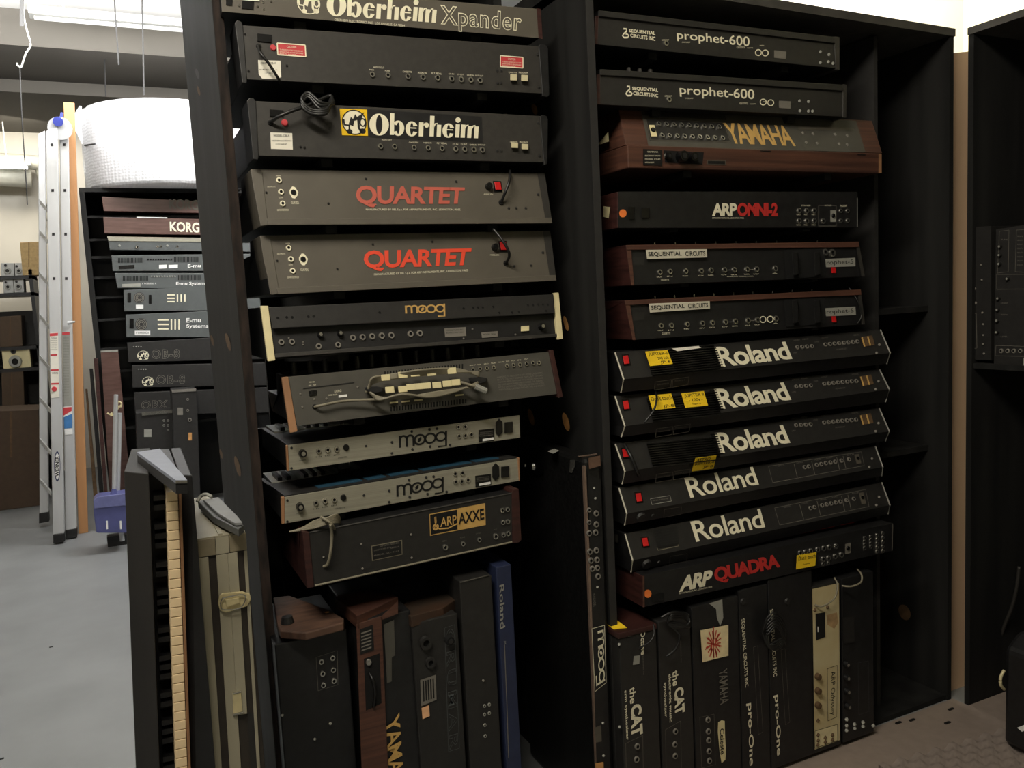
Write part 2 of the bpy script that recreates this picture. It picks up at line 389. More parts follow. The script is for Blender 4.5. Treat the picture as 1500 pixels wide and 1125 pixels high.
# corner unit, seen from its open side, with its modules
CU_ = thing('shelving_unit', (2.9, 1.3, 0), 'black shelving unit in the right corner standing at a right angle to the others', 'shelving unit')
part(CU_, 'side_panel', MB().box(2.622, 3.12, 1.885, 1.905, 0, 2.318), BLK)
part(CU_, 'side_panel', MB().box(2.622, 3.12, .7, .72, 0, 2.318), BLK)
part(CU_, 'back_panel', MB().box(3.12, 3.135, .7, 1.905, 0, 2.34), BLK)
part(CU_, 'top_board', MB().box(2.618, 3.12, .7, 1.905, 2.319, 2.342), MC['grey_board_edge'])
zs = atX(1440, 527, 2.64).z; part(CU_, 'shelf', MB().box(2.63, 3.119, .721, 1.884, zs-.03, zs-.012), BLK)
pk = thing('wood_plank', (2.617, 2.3, 0), 'pale tan plank standing upright in the gap between right and corner shelving units', 'plank')
part(pk, 'board', MB().loft([(2.64, 1.99, 0), (2.80, 1.99, 0), (2.80, 1.99, 2.31), (2.64, 1.99, 2.285)], [(2.64, 2.012, 0), (2.80, 2.012, 0), (2.80, 2.012, 2.31), (2.64, 2.012, 2.285)]), PLK)

# ---------------------------------------------------------------- left bay, top to bottom
th, F = synth('grey synthesizer with fat lettering beside outlined lettering, cut off by the photo top', [(322, -27), (787, 13), (791, 56), (325, 17)], 2.06, 4, panel=GRY, drop=1.1)
plate(th, 'end_strip', F, [(786, 12), (792, 13), (795, 57), (789, 56)], MAH, 0, .005)
lay_ = lambda vs, fs, q, m, nm='lettering', off=.0042: part(th, nm, lay(MB(), F, vs, fs, q, off), m)
lay_(*fat_word(), [(479, -12), (641, 2), (638, 35), (478, 23)], CRM)
outlined(th, F, 'Xpander', [(644, 7), (765, 19), (763, 54), (646, 44)], CRM, GRY, .035, -.002)
lay_(*note_emblem(), [(434, -14), (468, -11), (470, 22), (436, 20)], CRM, 'emblem')
small(th, F, [('OBERHEIM ELECTRONICS INC.  LOS ANGELES, CA 90064', 490, 27, 593, 31)], CRM, sl=.085)
plate(th, 'inlet_plate', F, [(355, 1), (372, 2.5), (371, 14), (354, 12)], BLKG); plate(th, 'power_switch', F, [(331, -3), (341, -2), (340, 8), (331, 7)], BLKG)
plate(th, 'serial_label', F, [(354, -8), (381, -6), (380, 2), (354, 0)], PAPER); screws(th, F, [(350, 8), (377, 9), (386, 13), (385, 3), (397, 2)], CHR)

def red_sticker(th, F, q, nm='warning_label'):
    wl = plate(th, nm, F, q, REDL, .003, .004); frame2(wl, F, q, CRM, 1.6, 'label_border', .0046)
    cx = [sum(p[i] for p in q)/4 for i in (0, 1)]; sl = (q[1][1]-q[0][1])/(q[1][0]-q[0][0]); wd = (q[1][0]-q[0][0])*.42; h = (q[3][1]-q[0][1])
    small(th, F, [('CAUTION', cx[0]-wd*.4, cx[1]-h*.36, cx[0]+wd*.4, cx[1]-h*.18), ('TO PREVENT ELECTRIC SHOCK DO NOT', cx[0]-wd, cx[1]-h*.08, cx[0]+wd, cx[1]+h*.04), ('REMOVE COVER. NO USER SERVICEABLE', cx[0]-wd, cx[1]+h*.11, cx[0]+wd, cx[1]+h*.22), ('PARTS INSIDE', cx[0]-wd, cx[1]+h*.28, cx[0]+wd*.4, cx[1]+h*.38)], CRM, .0048, sl)
th, F = synth('plain dark grey synthesizer back with two red caution stickers', [(355, 37), (790, 68), (795, 137), (360, 116)], 2.05, 6, panel=DGR, drop=.95, depth=.55)
cap(th, F, [(344, 33), (348, 29), (354, 32), (356, 37), (362, 117), (361, 122), (355, 121)], BLKM); cap(th, F, [(789, 67), (793, 64), (800, 66), (803, 71), (805, 139), (802, 142), (795, 141)], BLKM)
J1 = [(545, 109.6), (568, 110.7), (597, 112.4), (619, 113.5), (640.5, 114.5), (661, 116), (675, 117), (689, 117.6), (702.5, 118.4)]
sockets(th, F, J1, 4.4)
small(th, F, [('AUDIO OUT', 547, 97, 563, 99.5), ('MIX', 541, 101, 548, 103), ('MONO', 564, 102.5, 571, 104.5), ('CASSETTE', 590, 103.5, 603, 106), ('AUDIO IN', 612, 105, 625, 107.5), ('FILT PEDAL', 632, 106, 647, 108.5), ('CV IN', 657, 107, 665, 109), ('CV OUT', 670, 108, 679, 110), ('GATE IN', 684, 109, 694, 111), ('GATE OUT', 696, 109.5, 708, 111.5), ('CASSETTE', 745, 105, 757, 107), ('PROGRAM', 760, 105, 773, 107.5)], MC['cream_print'], sl=.05)
plate(th, 'power_switch', F, [(377, 49), (398, 51), (398, 62), (377, 60)], BLKG, .002, .006); red_sticker(th, F, [(406, 63), (447, 66), (448, 83), (407, 80)]); red_sticker(th, F, [(733, 81.5), (766, 84), (766, 99.5), (733, 97.5)])
plate(th, 'model_label', F, [(378, 88), (411, 89), (412, 113), (404, 116), (384, 115), (379, 109)], PAPER, .003, .004); small(th, F, [('MODEL OB-X', 382, 91, 404, 94), ('SERIAL', 380, 101, 408, 102.5), ('117V 60HZ', 388, 106, 400, 108)], INK, .0046)
sockets(th, F, [(400, 70)], 5, REDL, BLKG, 'plug', 'fuse_cap'); sockets(th, F, [(379, 68)], 4.5, BLKG, BLKG, 'plug', 'cable_grommet')
cable(th, F, [(379, 67, .006), (382, 78, .03), (395, 95, .03), (407, 114, .02), (411, 122, .0)], CBK)
for x, y in ((752.5, 113.5), (768.5, 114.5)): plate(th, 'push_button', F, [(x-5, y-5), (x+5, y-4.5), (x+5, y+4.5), (x-5, y+4)], IVY, .003, .014, bev=.001)
screws(th, F, [(359, 50), (364, 104), (420, 96), (787, 80), (789, 128), (728, 104), (734, 104), (729, 122), (734, 122)])

th, F = synth('dark grey synthesizer back with a yellow square emblem and fat cream lettering', [(374, 148), (791, 170), (796, 238), (378, 228)], 2.05, 6, panel=DGR, drop=.95, depth=.55)
cap(th, F, [(362, 147), (366, 143), (372, 144), (375, 149), (379, 229), (378, 234), (371, 233)], BLKM); cap(th, F, [(791, 171), (795, 168), (801, 170), (803, 175), (802, 240), (797, 242)], BLKM)
plate(th, 'black_name_plate', F, [(539, 160), (706, 171), (707, 209), (541, 201)], BLKM, .003, .0036)
yl = plate(th, 'yellow_label', F, [(497.5, 159), (537.5, 160.5), (539, 199), (501, 198)], YEL2, .003, .0044)
vs, fs = disc(.5, .5, .5, .5, 30); lay_(vs, fs, [(501, 161.5), (535, 162.5), (536.5, 196.5), (503.5, 195.5)], CRM, 'emblem_disc', .0047)
part(yl, 'emblem', lay(MB(), F, *note_emblem(), [(499.5, 160), (536, 161), (538, 198), (502, 197)], .0052), INK)
lay_(*fat_word(), [(541, 163.5), (702, 174), (700, 204), (541, 198)], CRM, 'lettering', .005)
sockets(th, F, [(557, 214.7), (577.6, 215.3), (606, 216.5), (626.6, 217), (647, 217.8), (667, 218.8), (680, 219.2), (693.5, 219.6), (706, 220)], 4.3)
small(th, F, [('AUDIO OUT', 559, 203.5, 574, 205.5), ('CASSETTE', 599, 207.5, 613, 209.5), ('AUDIO IN', 620, 208, 632, 210), ('FILT PEDAL', 640, 208.5, 655, 211), ('CV IN', 663, 210, 671, 212), ('CV OUT', 675, 210, 684, 212), ('GATE IN', 688, 211, 698, 213), ('GATE OUT', 700, 211, 711, 213), ('CASSETTE', 747, 207, 758, 209), ('PROGRAM', 761, 207, 773, 209)], CRM, sl=.03)
plate(th, 'power_switch', F, [(395, 160), (415, 161.5), (415, 171), (395, 170)], BLKG, .002, .006)
plate(th, 'model_label', F, [(396, 194), (428, 195), (429, 219), (397, 218)], PAPER, .003, .004); small(th, F, [('MODEL OB-X', 401, 197, 424, 200), ('OBERHEIM ELECTRONICS', 398, 205, 427, 207), ('117V 60HZ', 404, 210, 420, 212)], INK, .0046)
sockets(th, F, [(417, 180)], 5.5, REDL, BLKG, 'plug', 'fuse_cap'); sockets(th, F, [(396, 180)], 4.5, BLKG, BLKG, 'plug', 'cable_grommet')
P = [(396, 179, .006), (410, 170, .03), (432, 161, .035), (450, 155, .03)]
for k in range(3): P += [(485, 140+4*k, .02), (478, 160+3*k, .045), (455, 160+3*k, .04), (442, 146+4*k, .035), (452, 136+3*k, .03), (470, 150+5*k, .045), (488, 152-3*k, .03)]
cable(th, F, P, CBK, .0042)
for x, y in ((754, 213), (769, 215)): plate(th, 'push_button', F, [(x-5, y-4.5), (x+5, y-4), (x+5, y+4), (x-5, y+3.5)], IVY, .003, .014, bev=.001)
screws(th, F, [(440, 215), (446, 216), (728, 221), (734, 221), (788, 180), (790, 228)])

for k, (lab, Fq, C, red, tq, sq, jk, dn, kb, sw, cb, scr) in enumerate([
    ('grey-brown synthesizer back with faded red seven-letter name, upper of the two', [(367, 248), (798, 254), (809, 327), (381.6, 329.5)],
     [(367, 248), (384, 248), (393, 329.5), (382, 331), (372, 279)], RED1, [(521, 271.5), (681, 274.5), (678, 303), (522, 304)], (536, 305.5, 675, 309, .0), [(408.5, 264.5), (411.5, 281.5), (414, 298.5)], (430, 282), (715, 274), (729, 273),
     [(747, 250, .015), (746, 265, .03), (740, 282, .025), (734, 297, .004)], [(390, 282), (481, 298), (536, 262), (668, 266), (745, 305), (756, 305), (770, 305), (788, 285)]),
    ('grey-brown synthesizer back with bright red seven-letter name, lower of the two', [(380.7, 345), (806, 338), (815, 411), (396, 431)],
     [(380.7, 345), (396, 345), (410, 430), (398, 432), (386, 380)], RED2, [(532, 367), (691, 363.5), (686, 393), (534, 398)], (548, 400.5, 686, 404.5, -.045), [(422.7, 363.5), (426, 380), (428.6, 397)], (444, 380), (724, 363), (737, 361),
     [(722, 335, .03), (736, 352, .045), (746, 372, .04), (741, 386, .004)], [(406, 382), (494, 394), (546, 358), (633, 354), (742, 389), (753, 390), (778, 389), (795, 370)])]):
    th, F = synth(lab, Fq, 2.05, 13, panel=GRY, drop=.75, body=BLKM, depth=.5)
    cap(th, F, C, GRY, .12, .005); a = Fq
    plate(th, 'bottom_rail', F, [(a[3][0]+9, a[3][1]-9), (a[2][0]-1, a[2][1]-8), a[2], (a[3][0]+11, a[3][1])], GRY, .002, .010, bev=.001)
    plate(th, 'right_cheek', F, [(a[1][0]-11, a[1][1]), (a[1][0], a[1][1]), (a[2][0], a[2][1]), (a[2][0]-9, a[2][1])], DGR, .002, .0055)
    text(th, F, 'QUARTET', tq, red, .03, space=.93); small(th, F, [('MANUFACTURED BY SIEL S.p.a. FOR ARP INSTRUMENTS, INC., LEXINGTON, MASS.', *sq[:4])], CRM, sl=sq[4])
    sockets(th, F, jk, 4.7, CRM)
    x, y = dn; plate(th, 'socket_plate', F, [(x-2, y-9), (x+2, y-8), (x+7, y-1), (x+6, y+4), (x+2, y+9), (x-2, y+8), (x-6, y+1), (x-6, y-3)], CRM, .003, .004); sockets(th, F, [(x, y)], 4.8, BLKG, BLKG, 'plug', 'din_socket')
    small(th, F, [('OUTPUTS', jk[1][0]-20, jk[1][1]-9, jk[1][0]-8, jk[1][1]-7), ('LOW', jk[1][0]-3, jk[1][1]+7, jk[1][0]+3, jk[1][1]+9), ('HIGH', jk[0][0]-4, jk[0][1]-8, jk[0][0]+2, jk[0][1]-6), ('SUSTAIN FOOTSWITCH', jk[2][0]-8, jk[2][1]+7.5, jk[2][0]+9, jk[2][1]+10.5), ('VOLUME PEDAL', x-4, y+13, x+8, y+17), ('MODEL 2701', kb[0]-6, kb[1]+9.5, kb[0]+7, kb[1]+11.5)], CRM)
    sockets(th, F, [kb], 5, BLKG, BLKG, 'knob', 'fuse_cap'); x, y = sw
    sb = plate(th, 'switch_bezel', F, [(x-7, y-8), (x+5, y-8), (x+7, y+8), (x-5, y+8)], BLKG, .003, .005); plate(sb, 'red_rocker_switch', F, [(x-5, y-6.5), (x+4, y-6.5), (x+6, y+5), (x-3, y+5)], RED, .005, .010, bev=.001)
    cable(th, F, cb, CBK, .004); sockets(th, F, [(cb[-1][0], cb[-1][1])], 4, BLKG, BLKG, 'plug', 'cable_grommet'); screws(th, F, scr)

th, F = synth('black synthesizer back with two cream end caps and small gold round lettering', [(394, 450), (811, 431), (817, 492), (403, 527)], 2.05, 13, panel=BLKM, drop=.5)
cap(th, F, [(381.7, 448), (393, 448), (403.5, 528), (392.6, 529.5)], CHEEK, .012, .014); cap(th, F, [(810.5, 429), (818.6, 428.4), (825, 496), (817, 497.5)], CHEEK, .012, .014)
cap(th, F, [(383, 450), (393, 450), (403.5, 526), (393, 527.5)], BLKM, .3, .0, 'side_cheek')
part(th, 'upper_panel', MB().plate(F, [(393.5, 450), (810.5, 431), (812.5, 459), (399.5, 481.6)], .002, .022), CHAR, 'raised charcoal upper panel', bev=.002)
plate(th, 'bottom_rail', F, [(402.5, 518), (816, 488.5), (817, 493), (403, 524)], DGR, .002, .012, bev=.001)
lay_(*round_logo(), [(593, 447.5), (652, 444.5), (652.5, 464), (594, 465)], GOLD, off=.0226)
for p in [(407, 466), (420, 465), (428, 465), (451.5, 464), (459.5, 463.5), (556, 458), (679, 452), (693, 451), (700, 450.5), (707, 450.5), (722.5, 449.6), (731.5, 458.5), (750, 458), (760, 457.5), (773, 447), (780.5, 447), (788, 446.5), (795, 446.4), (802, 446.3), (799.5, 455.5)]:
    part(th, 'vent_hole', MB().cyl(F.at(*p, .0215), F.at(*p, .0228), .0035, n=8), HOLE)
sockets(th, F, [(412, 501.6), (427.5, 501), (466.7, 507.5), (494.9, 505.5), (516.7, 495), (531, 494), (545, 493), (559, 492), (573, 491.5), (601, 489.5), (614.5, 488.5)], 4.9, DIMP)
sockets(th, F, [(469, 491), (498, 489), (792.5, 479)], 5, CHR, BLKG, 'knob', 'chrome_capped_knob')
plate(th, 'rating_plate', F, [(651, 481), (682, 479), (683, 492), (652, 494)], DIMP, .003, .0045); plate(th, 'rating_plate', F, [(705, 487), (729, 485), (729, 493), (706, 495)], DIMP, .003, .0045)
small(th, F, [('MOOG MUSIC INC.', 654, 483, 679, 485), ('BUFFALO, NEW YORK', 654, 487, 679, 489), ('MODEL 345A', 708, 489, 726, 491)], INK, .0049, -.05)
plate(th, 'cream_switch', F, [(763, 478), (775, 477), (775, 484.5), (763, 485.5)], CHEEK, .003, .009); screws(th, F, [(444, 501), (444, 505), (423, 495), (679, 496), (692, 482), (755, 490)], DIMP, 1.5)

th, F = synth('olive grey synthesizer back with wooden cheeks and a bundled grey cable on it', [(422, 552), (804, 515), (817, 577), (435, 624)], 2.04, 12, panel=KGR, drop=.5, body=BLKM)
cap(th, F, [(412.5, 553), (422.5, 551.8), (436, 632), (425, 634.5)], WOODL, .012, .008, 'wooden_cheek'); cap(th, F, [(804, 513), (810.5, 512), (825, 581.5), (818, 583)], MAH, .3, .008, 'wooden_cheek', 'red-brown wooden cheek')
for vx, vy, vh, vs_, n_ in ((563, 544, 8, -.097, 28), (572, 595.5, 7, -.105, 27)):
    mb = MB()
    for i in range(n_): mb.rect(F, vx+i*4.2, vy+i*4.2*vs_, vx+2+i*4.2, vy+vh+i*4.2*vs_, .003, .0036)
    part(th, 'slotted_vent', mb, HOLE, kind='stuff')
for i, (x, y) in enumerate([(438, 549), (462, 546.5), (484, 544), (508, 542), (533, 539), (554, 537), (574, 535), (597, 533), (621, 530.5), (645, 528), (668, 526), (690, 524), (712, 522)]):
    p = F.at(x, y)+V((0, .06, 0)); part(th, 'control_knob', MB().cyl(p+V((0, 0, -.02)), p+V((0, 0, .028)), .0085, .007, 10), BLKM)
sockets(th, F, [(692.5, 541.7), (702.6, 540.4), (712.7, 539.5), (722.6, 538.5), (742, 536), (751.5, 535), (761, 534.4), (770.8, 533), (780, 532), (788.7, 531.8)], 3.3)
small(th, F, [('SIGNAL OUT', 688, 534.5, 697, 536), ('TOTAL', 699, 533.5, 705, 535), ('KBD CV', 709, 532.5, 716, 534), ('TRIG OUT', 719, 531, 727, 533), ('MODULATION', 730, 530, 739, 531.5), ('VCO', 741, 528.5, 746, 530), ('VCF', 749, 528, 754, 529.5), ('IN', 758, 527, 763, 528.5), ('OUT', 768, 525.5, 774, 527)], CRM, sl=-.1)
rows = ['WARNING: TO REDUCE THE RISK OF FIRE OR ELECTRIC', 'SHOCK DO NOT EXPOSE THIS UNIT TO RAIN', 'CAUTION: REFER SERVICING TO QUALIFIED PERSONNEL', 'NO USER SERVICEABLE PARTS INSIDE THE CABINET', 'NOTICE: DISCONNECT THE CORD BEFORE REPLACING', 'THE FUSE AND USE ONLY THE SAME TYPE AND RATING']
small(th, F, [(r, 728+i*.5, 551.5+i*3.7, 795+i*.5, 554+i*3.7) for i, r in enumerate(rows)], DIMP, sl=-.1)
small(th, F, [('KORG', 490, 571.5, 500, 575), ('MODEL PS-3200', 481, 578, 494, 580), ('POWER', 453, 559, 461, 561), ('ON   OFF', 452, 564, 463, 566)], CRM, sl=-.1)
plate(th, 'serial_sticker', F, [(496, 579), (508.5, 577.5), (508.5, 581), (496, 582.5)], WHT, .003, .0042); plate(th, 'power_switch', F, [(452, 573), (464, 571), (464, 578), (453, 580)], BLKG, .002, .006)
frame2(th, F, [(444, 569), (519, 560), (519, 560.5), (444, 569.5)], INK, 1)
for s in (0, 1):
    x, y = ((548, 570), (700, 556))[s]
    plate(th, 'cable_hook', F, [(x-14, y-3), (x+4, y-4), (x+14, y-2), (x+12, y+4), (x+2, y+6), (x-12, y+3)], BLKM, .003, .035, bev=.002)
for i in range(7):
    u = i*1.0
    cable(th, F, [(536+u, 575-u, .03), (545, 562-u*1.3, .035+.002*i), (570, 555-u*.9, .04), (620, 549-u*1.2, .042+.002*i), (670, 545-u*.7, .04), (702, 545+u, .035)], CBL, .0032, 'bundled_cable')
    cable(th, F, [(540+u, 573+u, .03), (556, 582+u*.6, .04), (590, 583-u*.9, .04+.002*i), (630, 576+u*.9, .045), (670, 570+u*.4, .04), (700, 566-u, .035)], CBL, .0032, 'bundled_cable')
for x, y in [(571, 571), (590, 570), (602, 567), (613, 566), (625, 565), (640, 564), (655, 562), (668, 560), (565, 553), (590, 549), (608, 547), (632, 546), (662, 543)]:
    plate(th, 'cream_tie', F, [(x-7, y-4), (x+6, y-5), (x+7, y+4), (x-6, y+5)], CHEEK, .03, .047, bev=.001)
for x, y in [(577, 590), (594, 588.5), (613, 586.5), (673, 579)]: plate(th, 'cream_tie', F, [(x-6, y-1), (x+6, y-2), (x+6, y), (x-6, y+1.5)], CHEEK, .004, .01)
cable(th, F, [(461, 596, .004), (470, 594, .02), (500, 588, .02), (530, 586, .025), (560, 585, .035)], CBL, .0036); sockets(th, F, [(461, 596)], 4, BLKG, BLKG, 'plug', 'cable_grommet')
cable(th, F, [(675, 560, .04), (692, 565, .045), (700, 567, .045)], CBL, .004)
part(th, 'mains_plug', MB().tube([F.at(696, 566, .045), F.at(707, 571, .045), F.at(712, 573, .045)], .0085, 8, False), TAPE, 'grey mains plug', smooth=False)
screws(th, F, [(440, 577), (460, 585), (443, 596), (524, 567), (478, 584)], DIMP, 2)

def moog_silver(label, Fq, y, moog, big, jk, din, scr, rj, pl, iec, sw, slope=.01, m=SIL, cheeks=()):
    th, F = synth(label, Fq, y, 3, panel=m, drop=1.1, depth=.43, body=BLKM, slope=slope)
    a = F.at(*Fq[0]); keys(th, a.x+.012, a.x+.012+.024*11, a.y+.275, a.y+.425, a.z-slope*.62+.004, 11)
    for c, nm in cheeks: cap(th, F, c, WOODL if nm else MAH, .012, .004, 'wooden_cheek')
    part(th, 'lettering', lay(MB(), F, *round_logo(), moog, .0042), INK)
    sockets(th, F, [big], 6.5, CHR, BLKG, 'knob', 'volume_knob'); sockets(th, F, jk, 4.4, CHR); sockets(th, F, [din], 5, BLKG, HOLE, 'plug', 'din_socket')
    screws(th, F, scr, INK, 2.2); sockets(th, F, rj, 3.7, CHR)
    plate(th, 'rating_plate', F, pl, BLKG, .003, .0046); x0, y0 = pl[0]; x1, y1 = pl[2]; sl = (pl[1][1]-pl[0][1])/(pl[1][0]-pl[0][0])
    small(th, F, [('MOOG MUSIC INC. BUFFALO NY', x0+2, y0+(y1-y0)*f, x0+21, y0+(y1-y0)*(f+.1)) for f in (.2, .36, .52)], DIMP, .005, sl)
    plate(th, 'serial_sticker', F, [(x0+6, y1+sl*-14-4), (x1-1, y1-5), (x1-1, y1-1.5), (x0+6, y1+sl*-14-.5)], WHT, .0046, .0052)
    x, y = iec; plate(th, 'mains_inlet', F, [(x-5, y-7), (x, y-13), (x+5, y-8), (x+5.5, y+7), (x, y+13), (x-5, y+8)], BLKG, .003, .008); x, y = sw
    plate(th, 'power_switch', F, [(x-6, y-7.5), (x+6, y-8.5), (x+6, y+7.5), (x-6, y+8.5)], BLKG, .003, .009, bev=.001)
    bx, by = big; small(th, F, [('VOLUME', bx-5, by+10, bx+5, by+11.5)]+[(s, q[0]-4, q[1]+8, q[0]+4, q[1]+9.6) for s, q in zip(('HI', 'LO', 'IN'), jk)]+[('CASSETTE', jk[2][0]+2, jk[2][1]+12, jk[2][0]+16, jk[2][1]+14)], INK, sl=-.13)
    return th, F
th, F = moog_silver('silver-backed slim synthesizer with black round lettering, upper of two', [(422, 652), (761, 608), (762, 641), (424, 689.6)], 2.08,
    [(584, 638), (655, 630.5), (655, 653.5), (585, 665)], (443, 664), [(466.7, 660.7), (480, 659), (493, 658)], (507, 655.5),
    [(536, 653.5), (574, 648), (574, 664), (603, 632), (629, 629), (640, 628), (604, 658), (630, 654), (659, 652), (427, 656), (427, 686)], [(672, 638.6), (681, 638), (690, 636.5), (671, 625.5), (681, 625)],
    [(701, 630), (724, 627.5), (724, 645.5), (701, 648)], (731, 626), (745, 626), cheeks=(([(419, 653), (422, 652), (424, 690), (421, 690.5)], 1),))
th, F = moog_silver('silver-backed slim synthesizer, key row and blue top panel showing, lower of two', [(417, 728), (759, 671), (761, 704), (417, 767)], 2.04,
    [(580.5, 711), (650, 698), (650, 722), (581, 736)], (439, 742), [(462.6, 736.8), (476, 734), (489.4, 732)], (503, 729),
    [(533, 725.6), (570, 719), (570, 735.5), (599, 703), (624, 699), (635, 698), (600, 728), (626, 723.5), (654, 720.5), (421, 733), (421, 764)], [(666.4, 694), (677, 693), (667, 706), (676, 705), (685, 703)],
    [(696, 697), (719, 694), (719.5, 710.5), (696.5, 714)], (726, 691), (740, 691), cheeks=(([(412, 728.5), (417, 728), (417, 767), (413, 768)], 1), ([(758, 671), (761, 670), (762, 704), (760, 705)], 1)), slope=.03)
a, b = F.at(417, 728), F.at(759, 671); sp_ = lambda p, y, h: V((p.x, p.y+y, p.z-.03*y/.43+h))
part(th, 'top_panel', MB().loft([sp_(a, .003, .0005), sp_(b, .003, .0005), sp_(b, .25, .0005), sp_(a, .25, .0005)], [sp_(a, .003, .003), sp_(b, .003, .003), sp_(b, .25, .003), sp_(a, .25, .003)]), CHAR)
for u0, u1 in ((.14, .32), (.34, .42), (.44, .56), (.58, .8), (.82, .93)):
    p, q = a.lerp(b, u0), a.lerp(b, u1); part(th, 'membrane_keypad', MB().loft([sp_(p, .03, .003), sp_(q, .03, .003), sp_(q, .2, .003), sp_(p, .2, .003)], [sp_(p, .03, .005), sp_(q, .03, .005), sp_(q, .2, .005), sp_(p, .2, .005)]), BLUEM)

th, F = synth('black synthesizer back with a black-and-gold name plate, lowest lying in the left bay', [(452.7, 780), (751, 722), (751, 794), (460, 858.5)], 2.0, 0, panel=CHAR, drop=.6, body=BLKM)
cap(th, F, [(443, 779), (453, 780), (460.5, 860), (450, 862.5)], MAH, .33, .006, 'wooden_cheek', 'red-brown wooden cheek'); cap(th, F, [(750, 722), (752, 717), (760, 716), (764, 791), (760, 795), (751, 796)], MAH, .33, .006, 'wooden_cheek', 'red-brown wooden cheek')
part(th, 'bottom_trim', MB().tube([F.at(461, 858, .004), F.at(750, 794, .004)], .0028, 6, False), CBL); part(th, 'top_trim', MB().tube([F.at(454, 780, .003), F.at(750, 722.5, .003)], .0022, 6, False), DGR)
np_ = plate(th, 'name_plate', F, [(629, 753), (710.7, 737), (711.5, 769), (630, 785)], GOLD, .003, .0042); plate(np_, 'name_plate_ground', F, [(630, 754.2), (669.5, 746.5), (670.3, 775.5), (631, 783.4)], INK, .0042, .0048)
text(np_, F, 'ARP', [(645.5, 758.5), (668.5, 754), (669, 767), (645, 772)], GOLD, .01, .0054)
part(np_, 'clef_mark', lay(MB(), F, *merge([strip2(arc(.5, .28, .3, .16, 90, 420), .12), strip2([(.3, .1), (.55, .62), (.5, .95), (.38, .9), (.42, .6), (.62, .28), (.9, .12), (2.0, .05), (3.2, .25)], .09)]), [(634, 757), (671, 750), (671, 772), (634, 779)], .0054), GOLD)
text(np_, F, 'AXXE', [(671.5, 752), (709, 744.5), (709.6, 760.5), (672, 768.5)], INK, .02, .0054)
lp_ = plate(th, 'label_plate', F, [(543.8, 799.7), (589, 790.8), (589.5, 812.4), (545, 821.8)], CBL, .003, .004); plate(lp_, 'label_plate_ground', F, [(545, 800.8), (588, 792.3), (588.6, 811.6), (546, 820.4)], INK, .004, .0046)
small(th, F, [('ARP INSTRUMENTS INC.', 557, 799, 585, 801.5), ('LEXINGTON MASS. 02173', 548, 805.5, 572, 807.5), ('MODEL NO. 2313', 548, 813, 584, 815), ('SERIAL', 572, 802, 585, 804)], DIMP, .005, -.2)
sockets(th, F, [(652, 801.5), (725.6, 785.5)], 4.4); sockets(th, F, [(678, 796.5), (701.7, 790.5), (737, 783.5), (744, 781.5), (736.4, 765), (743.5, 764), (735.5, 747.5), (743, 746)], 3.6)
small(th, F, [('PEDAL', 648, 792, 655, 794), ('AUDIO', 674, 787, 681, 789), ('CV OUT', 697, 781, 705, 783), ('OUT', 723, 775.5, 728, 777)], DIMP, sl=-.2)
screws(th, F, [(529, 797), (531, 833), (602, 783), (603, 817), (474, 816), (474, 829.5)], DIMP, 2)
cable(th, F, [(484, 768, .03), (486, 785, .02), (484, 810, .02), (480, 826, .012), (474, 830, .003)], CBL, .0038)
for i in range(7): cable(th, F, [(424+i*5, 779-i*1.2, -.03), (440+i*3, 777-i*2.1, -.02), (462+i*2, 773-i*2.3, .006), (480, 767-i*1.4, .014), (492, 765-i*1.9, .008), (498, 766-i*1.2, -.02)], CBL, .0026, 'bundled_cable')
cable(th, F, [(470, 757, .012), (478, 762, .022), (486, 768, .024), (490, 775, .01)], CBL, .0036, 'cable_tie')

